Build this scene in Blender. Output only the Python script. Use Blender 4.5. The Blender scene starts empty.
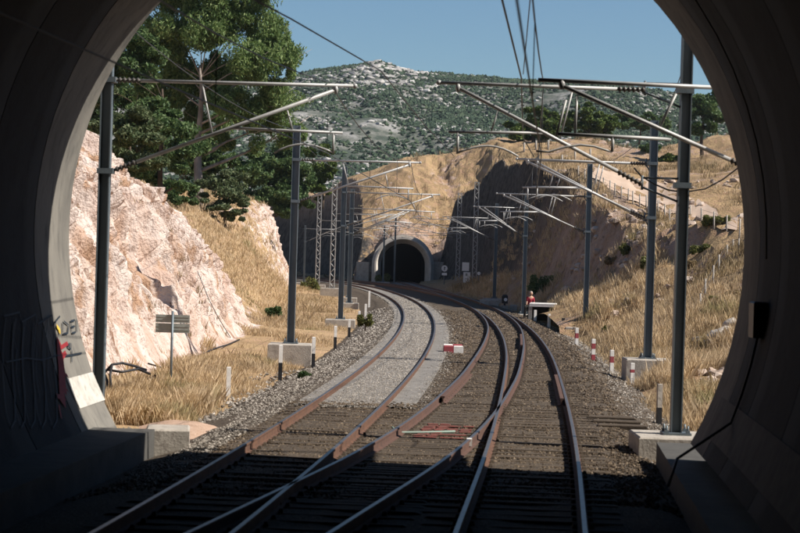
import bpy, math, random
import numpy as np
from mathutils import Vector, Matrix

S = bpy.context.scene
C = S.collection
R = math.radians
rng = np.random.default_rng(7)
random.seed(7)

# ------------------------------------------------------------------ camera, sky, sun, exposure
CAM_H = 3.2
cam = bpy.data.cameras.new('camera')
cam.sensor_width = 36.0
cam.lens = 85.0
cam.clip_start = 0.1
cam.clip_end = 6000
cam.dof.use_dof = True
cam.dof.focus_distance = 75
cam.dof.aperture_fstop = 2.8
co = bpy.data.objects.new('camera', cam)
C.objects.link(co)
co.matrix_world = (Matrix.Translation((0, 0, CAM_H)) @ Matrix.Rotation(R(90 - 0.349), 4, 'X')
                   @ Matrix.Rotation(R(1.7), 4, 'Z'))
S.camera = co

SUN_EL, SUN_AZ = 42.5, 101.0          # azimuth from +Y (view direction) towards +X
world = bpy.data.worlds.new('World')
S.world = world
world.use_nodes = True
wn = world.node_tree
sky = wn.nodes.new('ShaderNodeTexSky')
sky.sky_type = 'NISHITA'
sky.sun_disc = False
sky.sun_elevation = R(SUN_EL)
sky.sun_rotation = R(SUN_AZ)
sky.altitude = 50
sky.air_density = 1.0
sky.dust_density = 0.25
sky.ozone_density = 2.2
bg = wn.nodes['Background']
bg.inputs['Strength'].default_value = 0.05
tint = wn.nodes.new('ShaderNodeMix')
tint.data_type = 'RGBA'; tint.blend_type = 'MULTIPLY'
tint.inputs['Factor'].default_value = 1.0
tint.inputs['B'].default_value = (.82, 1.0, 1.13, 1)
wn.links.new(sky.outputs[0], tint.inputs['A'])
wn.links.new(tint.outputs['Result'], bg.inputs['Color'])

sl = bpy.data.lights.new('sun', 'SUN')
sl.energy = 5.0
sl.angle = R(0.53)
sl.color = (1.0, 0.93, 0.84)
so = bpy.data.objects.new('sun', sl)
C.objects.link(so)
sv = Vector((math.cos(R(SUN_EL)) * math.sin(R(SUN_AZ)), math.cos(R(SUN_EL)) * math.cos(R(SUN_AZ)), math.sin(R(SUN_EL))))
so.rotation_euler = sv.to_track_quat('Z', 'Y').to_euler()
so.location = (60, 40, 60)

S.view_settings.view_transform = 'Standard'
S.view_settings.look = 'None'
S.view_settings.exposure = 0.68
S.view_settings.gamma = 1.0

# ------------------------------------------------------------------ helpers
FPX = 85 / 36 * 800
CR, SR = math.cos(R(1.7)), math.sin(R(1.7))


def ray(x, y):
    """photo pixel -> (X per metre of depth, z fall per metre of depth)"""
    u, v = x - 400, y - 266.5
    return (u * CR + v * SR) / FPX, (v * CR - u * SR + 11.5) / FPX


def at(x, y, d):
    a, b = ray(x, y)
    return Vector((a * d, d, CAM_H - b * d))


def on_z(x, y, z):
    a, b = ray(x, y)
    d = (CAM_H - z) / b
    return Vector((a * d, d, z))


def lerp(a, b, t):
    return a + (b - a) * t


def tag(o, label=None, cat=None, group=None, kind=None):
    if label: o['label'] = label
    if cat: o['category'] = cat
    if group: o['group'] = group
    if kind: o['kind'] = kind
    return o


def empty(name, loc, rz=0.0, parent=None):
    o = bpy.data.objects.new(name, None)
    o.empty_display_size = 0.3
    o.location = loc
    o.rotation_euler = (0, 0, rz)
    C.objects.link(o)
    if parent: o.parent = parent
    return o


def link_mesh(name, me, parent=None, loc=None):
    o = bpy.data.objects.new(name, me)
    C.objects.link(o)
    if parent:
        o.parent = parent
    if loc is not None:
        o.location = loc
    return o


def np_mesh(name, v, f, mats, parent=None, smooth=False, mi=None, attr=None):
    """fast mesh from numpy arrays; f is (M,3) or (M,4)"""
    v = np.asarray(v, np.float32); f = np.asarray(f, np.int32)
    me = bpy.data.meshes.new(name)
    me.vertices.add(len(v)); me.vertices.foreach_set('co', v.ravel())
    k = f.shape[1]
    me.loops.add(f.size); me.loops.foreach_set('vertex_index', f.ravel())
    me.polygons.add(len(f))
    me.polygons.foreach_set('loop_start', np.arange(0, f.size, k, dtype=np.int32))
    me.polygons.foreach_set('loop_total', np.full(len(f), k, np.int32))
    if mi is not None:
        me.polygons.foreach_set('material_index', np.asarray(mi, np.int32))
    me.polygons.foreach_set('use_smooth', np.full(len(f), smooth, bool))
    if attr:
        for an, av in attr.items():
            a = me.attributes.new(an, 'FLOAT', 'POINT')
            a.data.foreach_set('value', np.asarray(av, np.float32))
    me.update(calc_edges=True)
    for m in (mats if isinstance(mats, (list, tuple)) else [mats]):
        me.materials.append(m)
    return link_mesh(name, me, parent)


class MB:
    """collects small shapes, builds ONE mesh"""
    def __init__(self):
        self.v, self.f, self.m, self.s = [], [], [], []

    def add(self, vs, fs, m=0, sm=False):
        n = len(self.v)
        self.v += [tuple(p) for p in vs]
        self.f += [tuple(i + n for i in q) for q in fs]
        self.m += [m] * len(fs); self.s += [sm] * len(fs)
        return self

    def box(self, c, s, rz=0.0, m=0, top=1.0):
        x, y, z = s[0] / 2, s[1] / 2, s[2] / 2
        cc, ss = math.cos(rz), math.sin(rz)
        vs = []
        for dz, k in ((-z, 1.0), (z, top)):
            for dx, dy in ((-x, -y), (x, -y), (x, y), (-x, y)):
                dx *= k; dy *= k
                vs.append((c[0] + dx * cc - dy * ss, c[1] + dx * ss + dy * cc, c[2] + dz))
        return self.add(vs, [(3, 2, 1, 0), (4, 5, 6, 7), (0, 1, 5, 4), (1, 2, 6, 5), (2, 3, 7, 6), (3, 0, 4, 7)], m)

    def cham(self, c, s, b=0.02, rz=0.0, m=0):
        """box with chamfered top edge"""
        x, y, z = s[0] / 2, s[1] / 2, s[2] / 2
        cc, ss = math.cos(rz), math.sin(rz)
        vs = []
        for dz, k in ((-z, 0), (z - b, 0), (z, b)):
            for dx, dy in ((-x + k, -y + k), (x - k, -y + k), (x - k, y - k), (-x + k, y - k)):
                vs.append((c[0] + dx * cc - dy * ss, c[1] + dx * ss + dy * cc, c[2] + dz))
        fs = [(3, 2, 1, 0), (8, 9, 10, 11)]
        for l in (0, 4):
            for i in range(4):
                j = (i + 1) % 4
                fs.append((l + i, l + j, l + 4 + j, l + 4 + i))
        return self.add(vs, fs, m)

    def tube(self, pts, r, n=8, m=0, cap=True):
        pts = [Vector(p) for p in pts]
        rr = r if isinstance(r, (list, tuple)) else [r] * len(pts)
        vs = []
        ref = None
        for i, p in enumerate(pts):
            t = (pts[min(i + 1, len(pts) - 1)] - pts[max(i - 1, 0)])
            t = t.normalized() if t.length > 1e-9 else Vector((0, 0, 1))
            if ref is None:
                ref = Vector((0, 0, 1)) if abs(t.z) < .9 else Vector((1, 0, 0))
            a = t.cross(ref).normalized(); b = a.cross(t).normalized(); ref = b
            for k in range(n):
                w = 2 * math.pi * k / n
                vs.append(p + (a * math.cos(w) + b * math.sin(w)) * rr[i])
        fs = []
        for i in range(len(pts) - 1):
            for k in range(n):
                k2 = (k + 1) % n
                fs.append((i * n + k, i * n + k2, (i + 1) * n + k2, (i + 1) * n + k))
        self.add(vs, fs, m, True)
        if cap:
            b0 = len(self.v) - len(vs)
            self.f += [tuple(b0 + k for k in range(n - 1, -1, -1)), tuple(b0 + (len(pts) - 1) * n + k for k in range(n))]
            self.m += [m, m]; self.s += [False, False]
        return self

    def ell(self, c, r, seg=10, rings=6, m=0, rot=None):
        vs = [(0, 0, -1)]
        for i in range(1, rings):
            ph = -math.pi / 2 + math.pi * i / rings
            for k in range(seg):
                w = 2 * math.pi * k / seg
                vs.append((math.cos(ph) * math.cos(w), math.cos(ph) * math.sin(w), math.sin(ph)))
        vs.append((0, 0, 1))
        fs = []
        for k in range(seg):
            fs.append((0, 1 + (k + 1) % seg, 1 + k))
            fs.append((len(vs) - 1, 1 + (rings - 2) * seg + k, 1 + (rings - 2) * seg + (k + 1) % seg))
        for i in range(rings - 2):
            for k in range(seg):
                k2 = (k + 1) % seg
                fs.append((1 + i * seg + k, 1 + i * seg + k2, 1 + (i + 1) * seg + k2, 1 + (i + 1) * seg + k))
        out = []
        for p in vs:
            q = Vector((p[0] * r[0], p[1] * r[1], p[2] * r[2]))
            if rot: q = rot @ q
            out.append(q + Vector(c))
        return self.add(out, fs, m, True)

    def build(self, name, mats, parent=None, loc=None):
        me = bpy.data.meshes.new(name)
        me.from_pydata(self.v, [], self.f)
        me.polygons.foreach_set('material_index', self.m)
        me.polygons.foreach_set('use_smooth', self.s)
        for m in (mats if isinstance(mats, (list, tuple)) else [mats]):
            me.materials.append(m)
        me.update()
        return link_mesh(name, me, parent, loc)


def _h(ix, iy, iz, s):
    n = (ix * 374761393 + iy * 668265263 + iz * 2147483647 + s * 974634777) & 0xFFFFFFFF
    n = ((n ^ (n >> 13)) * 1274126177) & 0xFFFFFFFF
    n = n ^ (n >> 16)
    return (n & 0xFFFF) / 65535.0


def vn(x, y, z, s=0):
    x, y, z = np.broadcast_arrays(np.asarray(x, float), np.asarray(y, float), np.asarray(z, float))
    ix, iy, iz = np.floor(x).astype(np.int64), np.floor(y).astype(np.int64), np.floor(z).astype(np.int64)
    fx, fy, fz = x - ix, y - iy, z - iz
    fx = fx * fx * (3 - 2 * fx); fy = fy * fy * (3 - 2 * fy); fz = fz * fz * (3 - 2 * fz)
    r = 0
    for a in (0, 1):
        for b in (0, 1):
            for c in (0, 1):
                w = (fx if a else 1 - fx) * (fy if b else 1 - fy) * (fz if c else 1 - fz)
                r = r + w * _h(ix + a, iy + b, iz + c, s)
    return r * 2 - 1


def fbm(x, y, z=0.0, o=4, s=0, g=0.5):
    r, a = 0, 1.0
    for i in range(o):
        r = r + a * vn(x, y, z, s + i)
        x, y, z = np.asarray(x) * 2.03, np.asarray(y) * 2.03, np.asarray(z) * 2.03
        a *= g
    return r


def interp(x, xs, ys):
    return np.interp(x, xs, ys)


# ------------------------------------------------------------------ materials
def mat(name, base, rough=0.8, metal=0.0, var=None, scale=5.0, bump=0.0, bscale=None, var2=None, scale2=None,
        stretch=None, detail=6.0, spec=0.3, lo=0.35, hi=0.65, coords='Object'):
    """base colour with noise variation towards var (and var2), optional bump"""
    m = bpy.data.materials.new(name)
    m.use_nodes = True
    nt = m.node_tree; n = nt.nodes; l = nt.links
    p = n['Principled BSDF']
    p.inputs['Roughness'].default_value = rough
    p.inputs['Metallic'].default_value = metal
    p.inputs['Specular IOR Level'].default_value = spec
    col = None
    tc = n.new('ShaderNodeTexCoord')
    src = tc.outputs[coords]
    if stretch:
        mp = n.new('ShaderNodeMapping'); mp.inputs['Scale'].default_value = stretch
        l.new(src, mp.inputs['Vector']); src = mp.outputs[0]
    def noise(sc, dt=detail):
        t = n.new('ShaderNodeTexNoise'); t.inputs['Scale'].default_value = sc; t.inputs['Detail'].default_value = dt
        t.inputs['Roughness'].default_value = 0.6
        l.new(src, t.inputs['Vector']); return t
    def mix(c1, c2, fac, a=lo, b=hi):
        r = n.new('ShaderNodeMapRange'); r.inputs['From Min'].default_value = a; r.inputs['From Max'].default_value = b
        l.new(fac, r.inputs['Value'])
        x = n.new('ShaderNodeMix'); x.data_type = 'RGBA'
        l.new(r.outputs[0], x.inputs['Factor'])
        if isinstance(c1, tuple): x.inputs['A'].default_value = (*c1, 1)
        else: l.new(c1, x.inputs['A'])
        x.inputs['B'].default_value = (*c2, 1)
        return x.outputs['Result']
    if var:
        col = mix(base, var, noise(scale).outputs[0])
        if var2:
            col = mix(col, var2, noise(scale2 or scale * 3.7).outputs[0], 0.5, 0.72)
        l.new(col, p.inputs['Base Color'])
    else:
        p.inputs['Base Color'].default_value = (*base, 1)
    if bump:
        b = n.new('ShaderNodeBump'); b.inputs['Strength'].default_value = bump; b.inputs['Distance'].default_value = 0.05
        l.new(noise(bscale or scale * 4, 8).outputs[0], b.inputs['Height'])
        l.new(b.outputs[0], p.inputs['Normal'])
    return m


def leaf_mat(name, c1, c2, c3, trans=0.25, patch=None):
    m = bpy.data.materials.new(name); m.use_nodes = True
    nt = m.node_tree; n = nt.nodes; l = nt.links
    p = n['Principled BSDF']; out = n['Material Output']
    g = n.new('ShaderNodeNewGeometry')
    cr = n.new('ShaderNodeValToRGB')
    e = cr.color_ramp.elements
    e[0].color = (*c1, 1); e[1].color = (*c3, 1)
    x = e.new(0.5); x.color = (*c2, 1)
    l.new(g.outputs['Random Per Island'], cr.inputs[0])
    src = cr.outputs[0]
    if patch:
        tc = n.new('ShaderNodeTexCoord')
        for col, sc, lo, hi in patch:
            tx = n.new('ShaderNodeTexNoise'); tx.inputs['Scale'].default_value = sc; tx.inputs['Detail'].default_value = 3
            l.new(tc.outputs['Object'], tx.inputs['Vector'])
            mr = n.new('ShaderNodeMapRange'); mr.inputs['From Min'].default_value = lo; mr.inputs['From Max'].default_value = hi
            mr.inputs['To Max'].default_value = .8
            l.new(tx.outputs[0], mr.inputs['Value'])
            mx0 = n.new('ShaderNodeMix'); mx0.data_type = 'RGBA'
            l.new(mr.outputs[0], mx0.inputs['Factor']); l.new(src, mx0.inputs['A']); mx0.inputs['B'].default_value = (*col, 1)
            src = mx0.outputs['Result']
    l.new(src, p.inputs['Base Color'])
    p.inputs['Roughness'].default_value = 0.6
    p.inputs['Specular IOR Level'].default_value = 0.25
    t = n.new('ShaderNodeBsdfTranslucent'); l.new(src, t.inputs['Color'])
    mx = n.new('ShaderNodeMixShader'); mx.inputs[0].default_value = trans
    l.new(p.outputs[0], mx.inputs[1]); l.new(t.outputs[0], mx.inputs[2]); l.new(mx.outputs[0], out.inputs['Surface'])
    return m


def terrain_mat(name, grass, grass2, soil, rock, rock2, crack, rs=0.9, run=(1, 1.3, .35), bd=.22, det=9, bs=.9):
    """dry grass / bare soil / rock chosen by the 'rock' attribute of the surface and noise"""
    m = bpy.data.materials.new(name); m.use_nodes = True
    nt = m.node_tree; n = nt.nodes; l = nt.links
    p = n['Principled BSDF']; p.inputs['Roughness'].default_value = 0.95
    p.inputs['Specular IOR Level'].default_value = 0.1
    tc = n.new('ShaderNodeTexCoord'); src = tc.outputs['Object']
    def noise(sc, st=None, dt=7, ro=0.6):
        s = src
        if st:
            mp = n.new('ShaderNodeMapping'); mp.inputs['Scale'].default_value = st
            l.new(s, mp.inputs['Vector']); s = mp.outputs[0]
        t = n.new('ShaderNodeTexNoise'); t.inputs['Scale'].default_value = sc; t.inputs['Detail'].default_value = dt
        t.inputs['Roughness'].default_value = ro
        l.new(s, t.inputs['Vector']); return t.outputs[0]
    def rng_(v, a, b):
        r = n.new('ShaderNodeMapRange'); r.inputs['From Min'].default_value = a; r.inputs['From Max'].default_value = b
        l.new(v, r.inputs['Value']); return r.outputs[0]
    def mix(c1, c2, f):
        x = n.new('ShaderNodeMix'); x.data_type = 'RGBA'
        l.new(f, x.inputs['Factor'])
        for k, c in (('A', c1), ('B', c2)):
            if isinstance(c, tuple): x.inputs[k].default_value = (*c, 1)
            else: l.new(c, x.inputs[k])
        return x.outputs['Result']
    g = mix(grass, grass2, rng_(noise(0.35), .38, .62))
    g = mix(g, soil, rng_(noise(1.3), .52, .66))
    r = mix(rock, rock2, rng_(noise(rs, run), .44, .64))
    r = mix(r, soil, rng_(noise(rs * 1.6, run, 6, .65), .545, .64))
    cn = noise(rs * 2.3, run, 9, .68)
    r = mix(r, crack, rng_(cn, .55, .64))
    r = mix(r, soil, rng_(noise(rs * .5, (1, 1, .5), 5), .56, .72))
    r = mix(r, crack, rng_(noise(rs * 6.5, (.8, 1, .7), 4, .6), .60, .70))
    a = n.new('ShaderNodeAttribute'); a.attribute_name = 'rock'
    ad = n.new('ShaderNodeMath'); ad.operation = 'ADD'
    l.new(a.outputs['Fac'], ad.inputs[0])
    nn = rng_(noise(1.1), .25, .75)
    sb = n.new('ShaderNodeMath'); sb.operation = 'SUBTRACT'; sb.inputs[1].default_value = 0.5
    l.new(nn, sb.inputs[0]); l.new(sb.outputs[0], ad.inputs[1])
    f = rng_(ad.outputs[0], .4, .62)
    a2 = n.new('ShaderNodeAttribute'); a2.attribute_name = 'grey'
    r = mix(r, mix((.115, .105, .095), (.045, .042, .04), rng_(cn, .42, .6)), a2.outputs['Fac'])  # shade of the cut faces is put into the rock colour
    l.new(mix(g, r, f), p.inputs['Base Color'])
    b = n.new('ShaderNodeBump'); b.inputs['Strength'].default_value = bs; b.inputs['Distance'].default_value = bd
    hx = n.new('ShaderNodeMath'); hx.operation = 'ADD'
    l.new(noise(rs * 2.2, run, det, .6), hx.inputs[0]); l.new(noise(9, None, 6), hx.inputs[1])
    l.new(hx.outputs[0], b.inputs['Height']); l.new(b.outputs[0], p.inputs['Normal'])
    return m


M = {}
M['conc'] = mat('shaded_tunnel_concrete', (.026, .028, .029), .9, var=(.017, .018, .019), scale=.8, bump=.25, bscale=14, var2=(.013, .014, .014), scale2=2.2)  # near-black: the gloom of the bore is put into the colour
M['conc_mouth'] = mat('portal_concrete', (.20, .188, .163), .9, var=(.14, .132, .117), scale=1.2, bump=.25, bscale=14, var2=(.10, .095, .086), scale2=3.5, stretch=(1, 1, .35))  # paler copy for the sunlit end of the lining, sunlight put into the colour
M['conc_dark'] = mat('dark_concrete', (.10, .093, .083), .9, var=(.06, .056, .05), scale=1.5, bump=.25, bscale=14)  # culvert back wall, darker grey than its side walls
M['conc_pale'] = mat('pale_concrete', (.42, .38, .33), .9, var=(.33, .30, .26), scale=2.5, bump=.25, bscale=25, var2=(.24, .21, .18), scale2=7)
M['ring'] = mat('ring_concrete', (.60, .55, .49), .9, var=(.46, .42, .37), scale=1.2, bump=.2, bscale=12)
M['slab'] = mat('track_slab_concrete', (.235, .22, .2), .9, var=(.17, .158, .143), scale=1.2, bump=.6, bscale=30, var2=(.11, .10, .09), scale2=6)
M['paving'] = mat('walkway_concrete', (.085, .082, .075), .9, var=(.06, .058, .054), scale=2, bump=.2, bscale=20)
M['galv'] = mat('galvanised_steel', (.145, .175, .195), .5, .3, var=(.105, .13, .145), scale=3, stretch=(1, 1, .3), bump=.05)
M['tube'] = mat('cantilever_tube', (.42, .42, .41), .5, .2, var=(.32, .315, .305), scale=4)
M['insul'] = mat('insulator_glaze', (.055, .05, .045), .4, var=(.09, .08, .07), scale=9)
M['wire'] = mat('wire_copper', (.07, .075, .08), .5, .5)
M['rust'] = mat('rail_rust', (.13, .066, .040), .85, var=(.08, .044, .031), scale=6, bump=.2, bscale=50)
M['rust_dark'] = mat('old_rail_rust', (.11, .058, .042), .85, var=(.07, .042, .034), scale=6, bump=.2, bscale=50)
M['steel'] = mat('rail_head_steel', (.21, .19, .175), .38, .75, var=(.15, .13, .115), scale=5)
M['sleeper'] = mat('weathered_sleeper', (.092, .07, .05), .95, var=(.06, .046, .034), scale=6, bump=.5, bscale=30, stretch=(.3, 1, 1))
M['ballast'] = mat('ballast_bed', (.08, .06, .042), 1.0, var=(.05, .038, .028), scale=1.1, bump=1.0, bscale=16, var2=(.19, .155, .115), scale2=22)
M['ballast_grey'] = mat('grey_ballast', (.2, .18, .155), 1.0, var=(.12, .105, .09), scale=9, bump=1.0, bscale=16, var2=(.3, .27, .24), scale2=24)
M['white'] = mat('white_paint', (.78, .76, .72), .6, var=(.62, .6, .56), scale=9)
M['black'] = mat('black_paint', (.02, .02, .022), .5)
M['red'] = mat('red_paint', (.33, .05, .065), .7, var=(.24, .06, .065), scale=12)
M['sign_back'] = mat('sign_aluminium', (.34, .36, .33), .6, .1, var=(.28, .30, .27), scale=6)
M['cable'] = mat('black_cable', (.018, .018, .02), .55)
M['bark'] = mat('eucalyptus_bark', (.36, .31, .27), .9, var=(.16, .13, .11), scale=2, bump=.4, stretch=(1, 1, .3))
M['bark_dark'] = mat('pine_bark', (.10, .07, .05), .95, var=(.06, .045, .035), scale=4, bump=.5)
M['terrain'] = terrain_mat('dry_hillside', (.42, .295, .165), (.32, .22, .125), (.40, .255, .165), (.47, .35, .28), (.38, .26, .195), (.18, .13, .1), .7, (1, 1, .75), .3)
M['rockcut'] = terrain_mat('limestone_cutting', (.42, .295, .165), (.32, .22, .125), (.42, .27, .18), (.62, .525, .47), (.50, .36, .29), (.24, .145, .10), .8, (.5, 1.1, .3), .2, 7, .7)
M['path'] = mat('pale_dirt_road', (.44, .34, .265), 1.0, var=(.38, .28, .21), scale=.8, bump=.3)


def rng_uniform(a, b, n=None):
    return rng.uniform(a, b, n)


# ------------------------------------------------------------------ track geometry (plan view, rail top at z = 0)
def XL(y):
    y = np.asarray(y, float)
    return 1.05 - (y - 101) ** 2 / 1750 - np.where(y > 180, (y - 180) ** 2 / 1100, 0)


_ry = np.array([0, 10, 22, 31, 48.5, 65, 82, 100, 118, 135, 150, 170, 190, 213, 245, 275, 300, 330.])
_rx = np.array([-.35, .5, 1.5, 2.25, 3.5, 4.5, 5.2, 5.55, 5.45, 5.05, 4.5, 3.0, 0.95, 0, 0, 0, 0, 0])
_rx[13:] = XL(_ry[13:]) + 4.45
_cy = np.array([0, 10, 22.5, 30, 49, 60.4, 75, 88, 105, 127, 135])
_cx = np.array([-4.9, -3.6, -1.32, .05, 2.3, 3.23, 4.24, 4.94, 5.38, 5.28, 5.05])


def _hermite(xs, ys):
    d = np.gradient(ys, xs)
    def f(x):
        x = np.asarray(x, float)
        i = np.clip(np.searchsorted(xs, x) - 1, 0, len(xs) - 2)
        h = xs[i + 1] - xs[i]; t = (x - xs[i]) / h
        return ((2 * t**3 - 3 * t**2 + 1) * ys[i] + (t**3 - 2 * t**2 + t) * h * d[i]
                + (-2 * t**3 + 3 * t**2) * ys[i + 1] + (t**3 - t**2) * h * d[i + 1])
    return f


XR = _hermite(_ry, _rx)
XC = _hermite(_cy, _cx)
XS = _hermite(np.array([150., 165, 185, 205, 235, 262]), np.array([4.5, 3.95, 3.0, 1.95, .35, -1.0]))

G = 1.435 / 2 + .035     # rail centre offset


def heading(fx, y):
    return math.atan2(float(fx(y + .5) - fx(y - .5)), 1.0)


RAIL_P = [(-.07, -.172), (-.07, -.16), (-.012, -.145), (-.012, -.045), (-.036, -.034), (-.036, -.004), (-.030, 0),
          (.030, 0), (.036, -.004), (.036, -.034), (.012, -.045), (.012, -.145), (.07, -.16), (.07, -.172)]


def rail_mesh(fx, off, y0, y1, step, prof=RAIL_P, dz=0.0):
    ys = np.arange(y0, y1 + step, step)
    sl = (fx(ys + .25) - fx(ys - .25)) / .5
    ln = np.sqrt(1 + sl**2); nx, ny = 1 / ln, -sl / ln
    P = np.array(prof); k = len(P)
    v = np.zeros((len(ys), k, 3))
    cx = fx(ys)
    v[:, :, 0] = cx[:, None] + nx[:, None] * (P[None, :, 0] + off)
    v[:, :, 1] = ys[:, None] + ny[:, None] * (P[None, :, 0] + off)
    v[:, :, 2] = P[None, :, 1] + dz
    i = np.arange(len(ys) - 1)[:, None]; j = np.arange(k)[None, :]
    a = i * k + j; b = i * k + (j + 1) % k
    f = np.stack([a, a + k, b + k, b], -1).reshape(-1, 4)
    mi = np.tile(np.array([1 if j == 6 else 0 for j in range(k)]), len(ys) - 1)
    cap = np.array([(q, q + 1, k - 2 - q, k - 1 - q) for q in range(k // 2 - 1)])
    f = np.concatenate([f, cap, cap + k * (len(ys) - 1)]); mi = np.concatenate([mi, np.zeros(2 * len(cap), int)])
    return v.reshape(-1, 3), f, mi


def sweep_sheet(name, fl, fr, y0, y1, step, nx, zf, m, parent=None, noise_amp=0.0):
    """sheet between two plan curves; zf(t, y) gives height"""
    ys = np.arange(y0, y1 + step, step); t = np.linspace(0, 1, nx)
    Y, T = np.meshgrid(ys, t, indexing='ij')
    X = fl(ys)[:, None] * (1 - T) + fr(ys)[:, None] * T
    Z = zf(T, Y)
    if noise_amp:
        Z = Z + noise_amp * fbm(X * 1.7, Y * 1.7, 0, 3, 5)
    v = np.stack([X, Y, Z], -1).reshape(-1, 3)
    a = (np.arange(len(ys) - 1)[:, None] * nx + np.arange(nx - 1)[None, :]).ravel()
    f = np.stack([a, a + 1, a + 1 + nx, a + nx], -1)
    return np_mesh(name, v, f, m, parent, True)


# trackbed: one ballast sheet under both tracks
def bed_z(T, Y):
    w = (XR(Y) - XL(Y)) + 6.6
    x = T * w                       # distance from left toe
    e = np.minimum(x, w - x)
    return -.62 + np.clip(e / 1.55, 0, 1) * .43


bed = sweep_sheet('trackbed', lambda y: XL(y) - 3.3, lambda y: XR(y) + 3.3, 2, 262, .4, 46, bed_z, M['ballast'], None, .022)
tag(bed, kind='structure')
grd_y = np.array([-120., 0, 30, 330, 700, 1900]); grd = []
gv = [(x, y, -1.6) for y in grd_y for x in (-1500., -60., 60., 1500.)]
gf = [(i * 4 + j, i * 4 + j + 1, (i + 1) * 4 + j + 1, (i + 1) * 4 + j) for i in range(5) for j in range(3)]
tag(np_mesh('ground', gv, gf, M['terrain'], attr={'rock': np.zeros(len(gv))}), kind='structure')

SLAB0 = 41.5
slab = sweep_sheet('track_slab', lambda y: XL(y) - 1.28, lambda y: XL(y) + 1.36, SLAB0, 255, .8, 8, lambda T, Y: -.14 + 0 * T, M['slab'])
tag(slab, kind='structure')


tag(sweep_sheet('spur_bed', lambda y: XS(y) - 2.1, lambda y: XS(y) + 2.1, 160, 262, .8, 8, lambda T, Y: -.5 + .32 * np.clip(np.minimum(T, 1 - T) * 5, 0, 1), M['ballast_grey'], None, .02), kind='structure')


def add_track(name, label, fx, y0, y1, rust, step=1.0):
    t = tag(empty(name, (0, 0, 0)), label, 'railway track', 'curving railway tracks')
    for s in (-1, 1):
        v, f, mi = rail_mesh(fx, s * G, y0, y1, step)
        np_mesh('rail', v, f, [rust, M['steel']], t, False, mi)
    return t


tl = add_track('railway_track', 'outer left railway track that curves through pale grey slab with brown rails', XL, 6, 262, M['rust'])
tr = add_track('railway_track', 'right railway track on dark sleepers running straight under the camera', XR, 6, 262, M['rust'])
tcx = add_track('railway_track', 'middle crossover track slanting between the other two tracks', XC, 9, 128, M['rust_dark'])
tsp = add_track('railway_track', 'short spur track entering the far tunnel', XS, 158, 260, M['rust_dark'])
for side, fx, a, b, par in ((G - .1, XR, 43.5, 52.5, tr), (-G + .1, XC, 43, 54, tcx), (G - .09, XC, 70, 80, tcx)):
    v, f, mi = rail_mesh(fx, side, a, b, 1.0, [(p[0] * 1.25, p[1]) for p in RAIL_P], .012)
    np_mesh('check_rail', v, f, [M['rust_dark'], M['rust_dark']], par, False, mi)

# sleepers, one by one
sl_bank = []
for k in range(6):
    b = MB()
    b.cham((0, 0, -.272), (1, .25, .2), .018)
    for i in range(len(b.v)):
        p = b.v[i]
        b.v[i] = (p[0], p[1] + rng.uniform(-.012, .012), p[2] + rng.uniform(-.008, .008))
    me = bpy.data.meshes.new('sleeper'); me.from_pydata(b.v, [], b.f); me.materials.append(M['sleeper']); sl_bank.append(me)
clips = {id(t): MB() for t in (tl, tr, tcx)}


def sleeper_run(par, fx, y0, y1):
    for y in np.arange(y0, y1, .6):
        y = float(y) + rng.uniform(-.015, .015)
        a = float(fx(y)); lo, hi = a - 1.3, a + 1.3
        yc = y
        c = float(XC(y))
        if abs(c - a) < 2.66 and y < 127:
            lo, hi = min(lo, c - 1.3), max(hi, c + 1.3)
            if par is tl: hi = min(hi, float(XR(y)) - 1.36)
            else: lo = max(lo, float(XL(y)) + 1.36)
        o = bpy.data.objects.new('sleeper', sl_bank[rng.integers(6)])
        C.objects.link(o); o.parent = par
        o.location = ((lo + hi) / 2, yc, rng.uniform(-.006, .004)); o.scale = (hi - lo, 1, 1)
        o.rotation_euler = (0, 0, -heading(fx, y) + rng.uniform(-.006, .006))
        for f2, p2 in ((fx, par), (XC, tcx)):
            if p2 is tcx and not (lo < float(XC(y)) - .9 and float(XC(y)) + .9 < hi): continue
            for s in (-1, 1):
                for e in (-1, 1):
                    cx = float(f2(y)) + s * G + e * .105
                    clips[id(p2)].box((cx, y, -.15), (.075, .1, .06), 0, 0, .55)


sleeper_run(tl, XL, 16, SLAB0)
sleeper_run(tr, XR, 16, 92)
for t in (tl, tr, tcx):
    tag(clips[id(t)].build('rail_clips', M['sleeper'], t), kind='stuff')


# ------------------------------------------------------------------ ballast stones (nobody could count them)
def stones(name, xs, ys, zs, size, m, flat=.7):
    n = len(xs)
    base = np.array([(1, 0, 0), (-1, 0, 0), (0, 1, 0), (0, -1, 0), (0, 0, 1), (0, 0, -1)], float)
    tri = np.array([(0, 2, 4), (2, 1, 4), (1, 3, 4), (3, 0, 4), (2, 0, 5), (1, 2, 5), (3, 1, 5), (0, 3, 5)])
    v = base[None] * (size[:, None, None]) * rng.uniform(.6, 1.25, (n, 6, 1))
    v = v + rng.uniform(-.3, .3, (n, 6, 3)) * size[:, None, None]
    th = rng.uniform(0, 6.28, n); cth, sth = np.cos(th)[:, None], np.sin(th)[:, None]
    x = v[:, :, 0] * cth - v[:, :, 1] * sth; y = v[:, :, 0] * sth + v[:, :, 1] * cth
    v = np.stack([x + xs[:, None], y + ys[:, None], v[:, :, 2] * flat + zs[:, None]], -1)
    f = tri[None] + (np.arange(n) * 6)[:, None, None]
    return tag(np_mesh(name, v.reshape(-1, 3), f.reshape(-1, 3), m), kind='stuff')


def stone_mat(name, c1, c2, c3):
    m = leaf_mat(name, c1, c2, c3, 0.0)
    m.node_tree.nodes['Principled BSDF'].inputs['Roughness'].default_value = 1.0
    return m


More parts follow.
